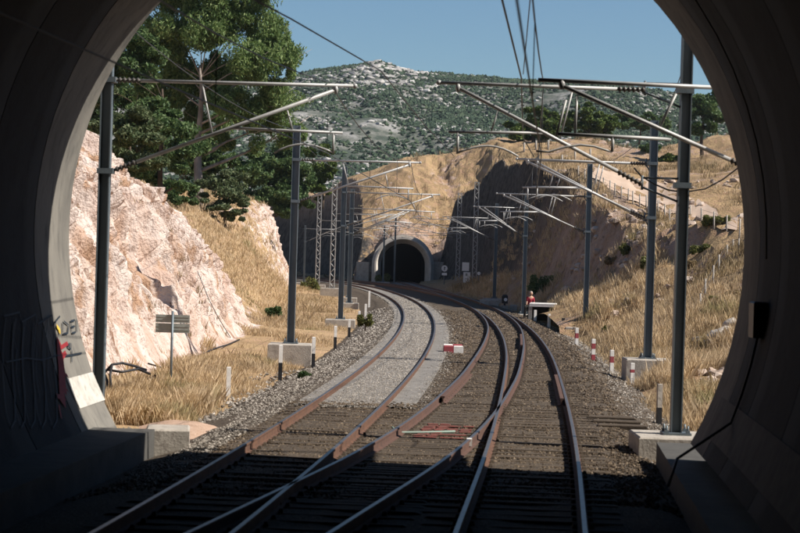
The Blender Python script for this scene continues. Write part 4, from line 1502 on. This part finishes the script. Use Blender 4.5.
b = MB()
b.tube([at(98, 384, 43.8), at(103, 374, 44), at(112, 364.5, 44), at(122, 363, 44.2), at(134, 366, 44.5), at(146, 370, 45)], .032, 7)
b.tube([at(112, 364.5, 44), at(110, 375, 43.8), at(111, 390, 43.6)], .03, 7)
b.tube([at(108, 370, 44.1), at(122, 372, 44.1), at(138, 369, 44.6), at(150, 374, 45)], .03, 7)
b.tube([at(104, 374, 43.9), at(107, 381, 43.8), at(106, 392, 43.6)], .035, 7)
hp = [hit_left(x, y) + Vector((.06, -.12, .06)) for x, y in ((146, 370), (160, 370), (172, 366), (186, 360), (198, 357), (212, 351), (226, 346.5), (238, 341))]
tag(b.build('black_cable', M['cable']), 'tangle of thick black cables at the foot of the pink rock beside the left mast', 'cable', 'cables at the foot of the pink rock')
b = MB(); b.tube(hp, .028, 6)
tag(b.build('black_cable', M['cable']), 'thin black cable running along the rock foot past the sign', 'cable', 'cables at the foot of the pink rock')
wire('thin dark cable slanting down the pink rock face', [hit_left(x, y) + Vector((.12, -.25, .1)) for x, y in ((176, 252), (186, 268), (196, 285), (206, 303), (216, 322), (228, 341))], .016, name='rock_cable')

# ------------------------------------------------------------------ the person in red
M['shirt'] = mat('red_shirt', (.34, .03, .05), .85, var=(.26, .025, .04), scale=20)
M['skin'] = mat('skin', (.42, .25, .17), .6)
M['trousers'] = mat('dark_trousers', (.03, .028, .026), .9)
M['hair'] = mat('grey_hair', (.45, .42, .38), .8)


def skinned(name, joints, edges, radii, m, parent):
    me = bpy.data.meshes.new(name); me.from_pydata(joints, edges, []); me.materials.append(m)
    o = bpy.data.objects.new(name, me); C.objects.link(o); o.parent = parent
    md = o.modifiers.new('skin', 'SKIN')
    sd = o.modifiers.new('sub', 'SUBSURF'); sd.levels = 1; sd.render_levels = 1
    md.use_smooth_shade = True
    if not me.skin_vertices: 
        me.skin_vertices.new() if hasattr(me.skin_vertices, 'new') else None
    lay = me.skin_vertices[0].data if me.skin_vertices else None
    if lay:
        for i, r_ in enumerate(radii): lay[i].radius = (r_, r_)
        lay[0].use_root = True
    return o


pp = at(527.5, 319.5, 109)
per = tag(empty('person', pp, 0), 'person in a red shirt and dark trousers bending over at the trackside', 'person')
J = [(0, 0, .80), (.05, -.02, .98), (.11, -.05, 1.15), (.15, -.08, 1.30), (.16, -.11, 1.40),
     (-.09, 0, .77), (-.16, -.10, .46), (-.20, .02, .07), (-.22, -.12, .04),
     (.09, 0, .77), (.10, -.06, .44), (.08, .06, .07), (.09, -.08, .04),
     (.00, -.10, 1.27), (-.08, -.16, 1.02), (-.10, -.30, .84), (.29, -.02, 1.25), (.34, -.06, .98), (.30, -.24, .82)]
E = [(0, 1), (1, 2), (2, 3), (3, 4), (0, 5), (5, 6), (6, 7), (7, 8), (0, 9), (9, 10), (10, 11), (11, 12), (3, 13), (13, 14), (14, 15), (3, 16), (16, 17), (17, 18)]
rad = [.145, .14, .16, .10, .055, .10, .07, .05, .045, .10, .07, .05, .045, .07, .052, .035, .07, .052, .035]


def limb_set(name, idx, m, grow=0.0):
    mp = {j: k for k, j in enumerate(idx)}
    return skinned(name, [J[j] for j in idx], [(mp[a], mp[c]) for a, c in E if a in mp and c in mp], [rad[j] + grow for j in idx], m, per)


skinned('body', J, E, rad, M['skin'], per)
limb_set('shirt', [0, 1, 2, 3, 13, 14, 16, 17], M['shirt'], .018)
limb_set('trousers', [0, 5, 6, 7, 9, 10, 11], M['trousers'], .02)
b = MB(); b.ell((.16, -.13, 1.51), (.085, .10, .12), 12, 8); b.ell((.16, -.235, 1.50), (.016, .025, .02), 6, 4)
for sx in (-1, 1): b.ell((.16 + sx * .085, -.12, 1.50), (.015, .025, .03), 6, 4)
b.build('head', M['skin'], per)
b = MB(); b.ell((.16, -.10, 1.555), (.092, .10, .09), 12, 6); b.build('hair', M['hair'], per)
b = MB()
for sx, q in ((-.21, (-.05)), (.085, 0.0)):
    b.ell((sx, -.04 + q, .04), (.05, .13, .05), 8, 5)
b.build('shoes', M['black'], per)
#PART3

# ------------------------------------------------------------------ vegetation
def leaf_cloud(c, r, n, size, aspect=.5, droop=0.0, shell=.55, flat=1.0):
    """n leaf quads filling an ellipsoid, denser to the outside"""
    d = rng.normal(size=(n, 3)); d /= np.linalg.norm(d, axis=1)[:, None]
    rad_ = rng.uniform(shell**3, 1, n) ** (1 / 3)
    rad_ = rad_ * (1 + .22 * vn(d[:, 0] * 2.2 + c[0], d[:, 1] * 2.2 + c[1], d[:, 2] * 2.2 + c[2], 7))
    P = np.array(c) + d * rad_[:, None] * np.array(r)
    a = rng.normal(size=(n, 3)); a[:, 2] = a[:, 2] * flat - droop * 2
    a /= np.linalg.norm(a, axis=1)[:, None]
    q = rng.normal(size=(n, 3)); b = np.cross(a, q); b /= np.linalg.norm(b, axis=1)[:, None] + 1e-9
    s = size * rng.uniform(.6, 1.4, n)[:, None]
    a = a * s; b = b * s * aspect
    # leaf shaped: four corners, widest in the middle
    v = np.stack([P - a, P - b * .9 + a * .1, P + a, P + b * .9 + a * .1], 1)
    return v


def leaves_obj(name, clouds, m, parent):
    v = np.concatenate(clouds).reshape(-1, 3); n = len(v) // 4
    return np_mesh(name, v, np.arange(n * 4).reshape(n, 4), m, parent)


M['lf_euc'] = leaf_mat('eucalyptus_leaves', (.055, .105, .03), (.13, .20, .06), (.25, .31, .12), .34)
M['lf_dark'] = leaf_mat('dark_leaves', (.034, .07, .024), (.072, .122, .042), (.14, .195, .07), .28)
M['lf_pine'] = leaf_mat('pine_needles', (.035, .07, .012), (.075, .115, .02), (.13, .17, .035), .2)
M['lf_pale'] = leaf_mat('grey_green_leaves', (.055, .085, .038), (.10, .135, .06), (.18, .2, .10), .28)
M['lf_olive'] = leaf_mat('olive_bush_leaves', (.07, .085, .025), (.13, .14, .04), (.2, .19, .06), .2)
M['dry'] = leaf_mat('dry_grass_blades', (.36, .25, .13), (.54, .40, .235), (.70, .56, .38), .3, (((.62, .50, .34), .45, .52, .66), ((.26, .18, .095), .9, .54, .66), ((.22, .21, .085), .3, .60, .70)))
M['dry_dark'] = leaf_mat('brown_scrub_blades', (.16, .12, .06), (.28, .205, .11), (.42, .32, .18), .25)
M['twig'] = leaf_mat('dead_twigs', (.07, .05, .035), (.11, .08, .055), (.17, .125, .085), .1)


def tree(name, label, base, blobs, m, bark, trunk_r, leaf, dens, trunk_top=None, limbs=True, droop=.0, cat='tree', group=None, lean=(0, 0), aspect=.5):
    base = Vector(base)
    root = tag(empty(name, base), label, cat, group)
    zt = trunk_top or max(b_[0][2] for b_ in blobs) * .8
    b = MB()
    pts = []
    for k in range(7):
        t = k / 6
        pts.append((lean[0] * t * t + .12 * math.sin(k * 1.7) * trunk_r * 3, lean[1] * t, -.5 + (zt + .5) * t))
    b.tube(pts, [trunk_r * (1.25 - .95 * k / 6) for k in range(7)], 9)
    b.build('trunk', bark, root)
    if limbs:
        b = MB()
        for c, r in blobs:
            c = Vector(c); t0 = min(.92, max(.25, (c.z - .45 * math.hypot(c.x, c.y)) / zt))
            i = t0 * 6; k = min(5, int(i)); s0 = Vector(pts[k]).lerp(Vector(pts[k + 1]), i - k)
            mid = s0.lerp(c, .5) + Vector((rng.uniform(-.3, .3), rng.uniform(-.3, .3), rng.uniform(-.2, .3)))
            r0 = trunk_r * (1.2 - .95 * t0) * .55
            b.tube([s0, mid, c, c + (c - mid) * .5 + Vector((0, 0, .3))], [r0, r0 * .6, r0 * .32, r0 * .12], 6)
            for _ in range(3):
                e = c + Vector((rng.uniform(-1, 1) * r[0], rng.uniform(-1, 1) * r[1], rng.uniform(-.3, .9) * r[2])) * .8
                b.tube([mid.lerp(c, .6), mid.lerp(e, .7), e], [r0 * .3, r0 * .2, r0 * .08], 5)
        b.build('limbs', bark, root)
    cl = []
    for c, r in blobs:
        ns_ = max(4, int(r[0] * r[2] * 4.5)) if max(r) < 3 else max(6, int(r[0] * r[2] * 2.6))
        n = int(dens * r[0] * r[2] * 4 / ns_)
        for _ in range(ns_):
            d = rng.normal(size=3); d /= np.linalg.norm(d)
            q = rng.uniform(.1, 1.0) ** .6
            cc = np.array(c) + d * np.array(r) * q
            sr = rng.uniform(.25, .6) * min(r)
            sx, sy, sz_ = sr * rng.uniform(.8, 1.7), sr * rng.uniform(.8, 1.7), sr * rng.uniform(.5, .95) * (1 + droop)
            cl.append(leaf_cloud(cc, (sx, sy, sz_), max(12, int(n * rng.uniform(.5, 1.5))), leaf, aspect, droop, .15))
    leaves_obj('crown', cl, m, root)
    return root


def blobs_px(base, items, d):
    """crown boughs given as photo pixel centres and radii at depth d (+ offset)"""
    out = []
    for x, y, rx, rz_, off in items:
        p = at(x, y, d + off) - Vector(base); sc = (d + off) / FPX
        out.append(((p.x, p.y, p.z), (rx * sc, (rx + rz_) * .5 * sc, rz_ * sc)))
    return out


B0 = at(197, 207, 150)
B0.z = left_z(B0.x, B0.y) - .1 if left_z(B0.x, B0.y) < B0.z + 1 else B0.z
euc = [(195, 30, 40, 26, 0), (240, 20, 34, 24, 1), (275, 40, 26, 24, 0), (290, 62, 18, 20, -1), (255, 62, 28, 22, -2), (198, 80, 22, 18, 2), (222, 75, 28, 22, 3), (172, 85, 26, 24, 3), (160, 50, 28, 30, 2),
       (235, 105, 30, 20, -1), (275, 100, 22, 22, 0), (200, 118, 24, 16, 4), (262, 128, 22, 20, 1), (150, 100, 22, 24, 3), (220, -20, 40, 26, 0), (170, -5, 32, 28, 2), (265, -10, 30, 24, 1), (225, 140, 20, 14, 2), (290, 130, 18, 18, 2)]
tree('eucalyptus_tree', 'tallest eucalyptus with open crown and pale trunk above the pink rock', B0, blobs_px(B0, euc, 150), M['lf_euc'], M['bark'], .34, .16, 520, trunk_top=11.5, droop=.55, aspect=.34, group='trees around the cutting')


def px_tree(name, label, bx, by, d, items, m, bark, tr_, leaf, dens, ground=None, **k):
    b_ = at(bx, by, d)
    if ground is not None: b_.z = ground(b_.x, b_.y) - .1
    return tree(name, label, b_, blobs_px(b_, items, d), m, bark, tr_, leaf, dens, group='trees around the cutting', **k)


px_tree('olive_tree', 'dull grey green bushy tree above the pink rock beside the left mast', 128, 190, 95, [(118, 130, 22, 26, 0), (140, 150, 22, 22, -1), (105, 100, 16, 24, 1), (150, 125, 16, 20, 1), (120, 165, 18, 14, -1), (95, 125, 14, 24, 2), (135, 108, 14, 16, 0), (152, 165, 12, 12, 0)], M['lf_pale'], M['bark_dark'], .16, .11, 992, left_z)
px_tree('dark_tree', 'dark leafy tree between the left mast and the tall eucalyptus', 160, 195, 125, [(160, 120, 22, 30, 0), (175, 150, 22, 24, -1), (150, 165, 18, 18, 0), (182, 178, 16, 14, -2), (140, 60, 22, 30, 3), (112, 60, 22, 26, 4), (100, 85, 18, 20, 3)], M['lf_dark'], M['bark_dark'], .2, .14, 832, left_z)
px_tree('leafy_bush', 'broad dark green bush at the foot of the eucalyptus, right of its trunk', 225, 215, 147, [(222, 190, 16, 18, 0), (238, 200, 12, 14, 0), (212, 205, 12, 12, -1), (240, 178, 14, 16, 1), (206, 186, 10, 12, 0), (225, 212, 14, 9, 0), (239, 214, 9, 8, 0), (211, 215, 9, 8, 0)], M['lf_pale'], M['bark_dark'], .12, .13, 620, left_z, limbs=False)
px_tree('leafy_bush', 'dark bush in the shade left of the eucalyptus trunk', 176, 200, 140, [(176, 186, 14, 12, 0), (190, 194, 8, 8, 0), (160, 188, 10, 9, 0), (176, 199, 11, 8, 0), (163, 199, 8, 7, 0), (190, 202, 7, 6, 0)], M['lf_dark'], M['bark_dark'], .1, .13, 620, left_z, limbs=False)
px_tree('dark_tree', 'dark tree filling the gap behind the slim mast left of the gantry', 268, 225, 195, [(262, 170, 18, 22, 0), (285, 165, 18, 20, 1), (275, 195, 18, 16, 0), (300, 180, 14, 22, 2), (255, 200, 12, 14, 0), (292, 205, 12, 18, 0), (310, 200, 8, 14, 1)], M['lf_dark'], M['bark_dark'], .22, .2, 528, left_z)
px_tree('pine_tree', 'bright yellow green pine top right of the long curved arm', 322, 205, 232, [(322, 152, 14, 9, 0), (312, 172, 18, 11, 0), (330, 168, 8, 8, -1), (305, 188, 14, 10, 0), (320, 190, 10, 9, 0)], M['lf_pine'], M['bark_dark'], .2, .22, 360)
px_tree('dark_tree', 'dark foliage tree filling the space behind the left mast and the tall eucalyptus', 150, 190, 172, [(95, 110, 22, 28, 0), (88, 150, 16, 24, -3), (125, 85, 24, 24, 0), (140, 125, 26, 22, 0), (165, 150, 26, 20, 0), (120, 160, 20, 18, 0), (190, 165, 22, 18, 1), (215, 160, 22, 16, 1), (240, 165, 20, 16, 1), (200, 140, 22, 16, 2), (135, 40, 24, 22, 2), (110, 25, 22, 24, 3)], M['lf_dark'], M['bark_dark'], .25, .2, 260, left_z, limbs=False)
# pines on the crest to the right
px_tree('pine_tree', 'round dark pine on the brown crest, left of the pair at centre', 533, 142, 262, [(540, 116, 16, 9, 0), (528, 126, 20, 9, 0), (548, 128, 16, 10, -1), (516, 132, 12, 9, 0), (536, 138, 22, 8, 0), (552, 115, 10, 8, 1)], M['lf_pine'], M['bark_dark'], .3, .24, 380, rz)
px_tree('pine_tree', 'lower dark pine on the crest, right of the pair at centre', 590, 142, 268, [(588, 112, 14, 9, 0), (600, 120, 16, 9, 0), (578, 126, 14, 9, 0), (596, 132, 20, 8, 0), (612, 126, 9, 8, 0), (570, 120, 10, 9, 0)], M['lf_pine'], M['bark_dark'], .3, .24, 360, rz)
px_tree('pine_tree', 'dark green pine on the hill right behind the thick right mast', 702, 134, 240, [(700, 108, 14, 12, 0), (712, 118, 14, 10, 0), (692, 122, 12, 10, 0), (705, 128, 16, 8, 0), (716, 104, 10, 12, 1)], M['lf_dark'], M['bark_dark'], .25, .24, 400, rz)
px_tree('pine_tree', 'wide low pine at the edge of the crest behind the registration arms', 640, 132, 285, [(650, 122, 16, 8, 0), (634, 126, 14, 7, 0), (664, 124, 12, 9, 0), (625, 118, 10, 8, 1)], M['lf_dark'], M['bark_dark'], .2, .24, 330, rz)

# round scrub bushes on the right bank, each its own thing
bush_specs = [(628, 250, 9, 7, 'low brown green bush on the right bank just left of the wide block mast', M['lf_olive']), (612, 262, 7, 5, 'small dry bush below the nose of the cutting', M['dry_dark']),
              (545, 282, 15, 12, 'black looking bush in shade behind the culvert', M['lf_dark']), (607, 330, 5, 11, 'thin upright green shrub beside the wide mast block', M['lf_olive']),
              (700, 248, 10, 6, 'dark scrub bush beside the climbing fence', M['lf_olive']), (716, 222, 13, 6, 'olive scrub bush just under the upper fence', M['lf_olive']),
              (650, 262, 10, 7, 'round scrub bush right of the wide block mast on the slope', M['lf_olive']), (735, 295, 9, 6, 'brown scrub bush by the right tunnel wall above the boulders', M['dry_dark']),
              (690, 265, 8, 6, 'dry scrub bush left of the climbing fence foot', M['dry_dark']), (668, 158, 12, 5, 'green scrub patch bush on the brown bank behind the thick mast', M['lf_pine']), (650, 148, 10, 5, 'low green bush on the crest above the dirt road', M['lf_dark']),
              (720, 300, 9, 5, 'dark low bush between the fence foot and the boulders', M['lf_olive'])]
for x, y, rx, ry, lb, m_ in bush_specs:
    p = hit_right(x, y + ry * .8)
    sc = p.y / FPX
    items = [((rng.uniform(-.85, .85) * rx * sc, rng.uniform(-.5, .5) * rx * sc, ry * sc * rng.uniform(.05, 1.0) ** 1.2), (rx * rng.uniform(.2, .45) * sc, rx * .35 * sc, ry * rng.uniform(.25, .6) * sc)) for _ in range(14)]
    root = tag(empty('scrub_bush', p), lb, 'bush', 'scrub bushes on the right bank')
    b = MB()
    for k in range(4): b.tube([(0, 0, -.2), (rng.uniform(-.3, .3) * rx * sc, 0, ry * sc * .8)], [.03, .01], 5)
    b.build('stem', M['bark_dark'], root)
    leaves_obj('foliage', [leaf_cloud(c, r, 170, .05 * p.y / 60, .45, 0, .2) for c, r in items], m_, root)

# left bushes
for x, y, rx, ry, lb, m_, d in ((150, 382, 8, 10, 'dark spiky dead bush at the foot of the pink rock left of the sign', M['twig'], 46.5), (310, 282, 10, 11, 'yellow green bush below the left lattice mast', M['lf_olive'], 185), (305, 376, 8, 7, 'dark green tuft bush just right of the long pale mast block', M['lf_dark'], 54),
                               (383, 277, 7, 4, 'olive bush at the left foot of the far tunnel ring', M['lf_olive'], 231), (365, 318, 7, 6, 'small olive tuft bush on the gravel shoulder of the bend', M['lf_olive'], 84), (273, 309, 8, 5, 'green bush in the grass below the brown rock nose', M['lf_dark'], 96)):
    p = at(x, y + ry, d); sc = d / FPX
    root = tag(empty('bush', p), lb, 'bush', 'bushes left of the tracks')
    items = [((rng.uniform(-.8, .8) * rx * sc, rng.uniform(-.5, .5) * rx * sc, ry * sc * (rng.uniform(.03, 1.25) ** 1.3)), (rx * rng.uniform(.2, .42) * sc, rx * .35 * sc, ry * rng.uniform(.3, .6) * sc)) for _ in range(13)]
    b = MB()
    for k in range(5): b.tube([(0, 0, -.3), (rng.uniform(-.5, .5) * rx * sc, 0, ry * sc * 1.1)], [.03, .008], 5)
    b.build('stem', M['bark_dark'], root)
    asp = .12 if m_ is M['twig'] else .4
    leaves_obj('foliage', [leaf_cloud(c, r, 170, (.09 if m_ is M['twig'] else .05) * max(1, d / 55), asp, -.3 if m_ is M['twig'] else 0, .1) for c, r in items], m_, root)


# dry grass: nobody could count it
def grass(name, x, y, z, h, m, blades=12, spread=.16, w=.0035):
    n = len(x); k = blades
    bx = np.repeat(x, k) + rng.normal(0, 1, n * k) * np.repeat(spread * np.ones(n) if np.isscalar(spread) else spread, k)
    by = np.repeat(y, k) + rng.normal(0, 1, n * k) * np.repeat(spread * np.ones(n) if np.isscalar(spread) else spread, k)
    bz = np.repeat(z, k) - .05
    hh = np.repeat(h, k) * rng.uniform(.5, 1.15, n * k)
    th = rng.uniform(0, 6.28, n * k); ww = w * np.repeat(np.maximum(y / 40, 1), k) * rng.uniform(.7, 1.4, n * k)
    dx, dy = np.cos(th) * ww, np.sin(th) * ww
    lx, ly = rng.normal(0, .24, n * k) * hh, rng.normal(0, .24, n * k) * hh
    v = np.stack([np.stack([bx - dx, by - dy, bz], -1), np.stack([bx + dx, by + dy, bz], -1),
                  np.stack([bx + dx * .7 + lx * .45, by + dy * .7 + ly * .45, bz + hh * .6], -1), np.stack([bx + lx, by + ly, bz + hh], -1)], 1)
    return tag(np_mesh(name, v.reshape(-1, 3), np.arange(n * k * 4).reshape(-1, 4), m), kind='stuff')


# left verge
n = 16000
y = spread_y(n, 33.5, 190); u = rng.uniform(0, 1, n) ** .8
fbx = interp(y, FB_Y, FB_X); toe = XL(y) - 3.35
x = toe + (fbx - toe) * u * 1.06
den = fbm(x * .35, y * .25, 0, 3, 151)
keep = (den + rng.uniform(-.2, .2, n) > .0) & ~((np.abs(x + 4.4) < .8) & (y < 36)) & ~((np.abs(x + 3.6) < 1.05) & (np.abs(y - 63.5) < .9)) & ~((x > toe - .9) & (y < 48) & (rng.uniform(0, 1, n) < .75))
keep &= ~((y < 39.6) & (rng.uniform(0, 1, n) < .93))
x, y, u = x[keep], y[keep], u[keep]
h = rng.uniform(.16, .46, len(x)) * (1 + .6 * vn(x * .5, y * .3, 0, 161)) * np.clip(.45 + u * 1.2, .4, 1.1)
dk = rng.uniform(0, 1, len(x)) < .22 + .25 * (vn(x * .4, y * .3, 0, 171) > .2)
z = -.62 + .2 * u
grass('dry_grass', x[~dk], y[~dk], z[~dk], h[~dk], M['dry'], 22, .15)
grass('brown_grass', x[dk], y[dk], z[dk], h[dk] * .8, M['dry_dark'], 12, .15)
# big clump before the pink rock
n = 1500
y = rng.uniform(39.6, 46, n); x = rng.uniform(-7.0, -4.5, n) + (y - 40) * .02
h = rng.uniform(.2, .58, n) * (1 + .3 * vn(x * .9, y * .9, 0, 181))
grass('tall_dry_grass', x, y, np.full(n, -.55), h, M['dry'], 34, .13, .0028)
# right verge: tall grass
n = 14000
y = spread_y(n, 34.5, 190); x = XR(y) + 3.0 + rng.uniform(0, 1, n) ** 1.3 * 5.5
keep = ~((np.abs(x - 5.05) < .85) & (np.abs(y - 34) < .9)) & ~((np.abs(x - 7.85) < .95) & (np.abs(y - 59.3) < .9)) & ~((np.abs(x - 8.0) < 1.4) & (np.abs(y - 107.2) < 1.4))
keep &= (fbm(x * .3, y * .25, 0, 3, 191) > -.25) & (x > RW(np.minimum(y, 33)) - 9) & ~((x - XR(y) < 3.6) & (rng.uniform(0, 1, n) < .5)) & (y > 35)
x, y = x[keep], y[keep]
z = right_z(x, y)
h = rng.uniform(.25, .62, len(x)) * np.clip(.5 + (x - XR(y) - 3) * .5, .5, 1.1)
grass('dry_grass', x, y, z, h, M['dry'], 18, .15)
# hill slopes
n = 40000
y = spread_y(n, 48, 300); x = rng.uniform(-.03, .19, n) * y
d_, T_, B_ = cut_field(x, y)
hr = right_z(x, y)
g1 = (right_z(x + .5, y) - hr) / .5; g2 = (right_z(x, y + .5) - hr) / .5
sl_ = np.sqrt(g1**2 + g2**2)
keep = (x > XR(np.minimum(y, 329)) + 4) & (sl_ < .85) & (fbm(x * .12, y * .1, 0, 3, 201) + rng.uniform(-.4, .4, n) > .22) & (hr > -.55)
keep &= ~((y > 195) & (np.abs(x - .35) < 4.2) & (y < 240))
pth = np.array([(p.x, p.y) for p in pv2]); pmin = np.full(n, 99.)
for q in pth[::2]: pmin = np.minimum(pmin, np.hypot(x - q[0], (y - q[1]) * .5))
keep &= pmin > 1.0
x, y, z = x[keep], y[keep], hr[keep]
h = rng.uniform(.14, .42, len(x)) * np.clip(y / 110, 1, 1.5)
dk = (rng.uniform(0, 1, len(x)) < .25) | (vn(x * .15, y * .12, 0, 211) > .12)
grass('hillside_grass', x[~dk], y[~dk], z[~dk], h[~dk], M['dry'], 14, .3, .005)
grass('hillside_scrub', x[dk], y[dk], z[dk], h[dk] * 1.35, M['dry_dark'], 20, .3, .006)
# left saddle and bank tops
n = 9000
yy = rng.uniform(62, 200, n); uu = rng.uniform(1.0, 3.4, n)
X_, Z_, R_o = left_point(yy, uu)
keep = R_o < .5 + rng.uniform(-.35, .2, n)
zz = np.array([left_z(a_, b_) for a_, b_ in zip(X_[keep], yy[keep])])
hh = rng.uniform(.14, .4, keep.sum()) * np.clip(yy[keep] / 100, 1, 1.5)
grass('bank_grass', X_[keep], yy[keep], zz, hh, M['dry'], 14, .28, .005)
# sparse tufts rooted in cracks of the rock
n = 260
yy = rng.uniform(40, 100, n); uu = rng.uniform(1.05, 1.95, n)
X_, Z_, R_o = left_point(yy, uu)
zz = np.array([left_z(a_, b_) for a_, b_ in zip(X_, yy)])
kp = vn(yy * .4, uu * 3, 0, 221) > .15
grass('crack_tufts', X_[kp] + .1, yy[kp], zz[kp], rng.uniform(.15, .35, kp.sum()), M['dry_dark'], 16, .12, .006)

# rock rubble
n = 4200
y = spread_y(n, 46, 190); x = rng.uniform(.04, .19, n) * y
keep = (x > XR(y) + 5) & (fbm(x * .16, y * .1, 0, 3, 231) > .08)
x, y = x[keep], y[keep]
s = rng.uniform(.06, .30, len(x)) ** 1.2 * np.clip(y / 70, .8, 1.5)
lumps('rock_rubble', x, y, right_z(x, y) + s * .3, s * 1.1, s * .8, M['st_rock'])
for q, (x, y, sz_, lb) in enumerate(((724, 340, .95, 'largest grey boulder in the pile right of the thick mast'), (712, 346, .6, 'flat boulder left of the largest one'), (733, 331, .7, 'boulder by the right tunnel wall above the largest one'), (700, 342, .5, 'small boulder at the left end of the pile'))):
    p = hit_right(x, y)
    b = MB(); b.ell((0, 0, 0), (sz_ * .6, sz_ * .5, sz_ * .38), 9, 6)
    b.v = [(a_[0] * (1 + .3 * float(vn(a_[0] * 3 + q, a_[1] * 3, a_[2] * 3, 3))), a_[1], a_[2] * (1 + .4 * float(vn(a_[0] * 4, a_[1] * 4 + q, a_[2] * 4, 5)))) for a_ in b.v]
    b.s = [False] * len(b.s)
    o = b.build('boulder', M['terrain_rock'] if 'terrain_rock' in M else M['conc_pale'], None, p + Vector((0, 0, sz_ * .1)))
    tag(o, lb, 'boulder', 'boulders right of the thick mast')
# stones scattered at the left by the grass
n = 700
y = spread_y(n, 37.5, 60); x = XL(y) - 3.1 - rng.uniform(0, 1, n) ** 2 * 1.8
stones('verge_stones', x, y, np.full(n, -.55), rng.uniform(.03, .085, n), M['st_grey'], .7)


# ------------------------------------------------------------------ haze between the camera and the far hill
hm = bpy.data.materials.new('haze_air'); hm.use_nodes = True
hn = hm.node_tree
hn.nodes.remove(hn.nodes['Principled BSDF'])
pv_ = hn.nodes.new('ShaderNodeVolumePrincipled')
pv_.inputs['Color'].default_value = (.80, .88, 1.0, 1)
pv_.inputs['Density'].default_value = .00007
pv_.inputs['Anisotropy'].default_value = .3
hn.links.new(pv_.outputs[0], hn.nodes['Material Output'].inputs['Volume'])
b = MB(); b.box((0, 935, 56.5), (3200, 2130, 118.5))
hz = tag(b.build('haze', hm), kind='stuff')
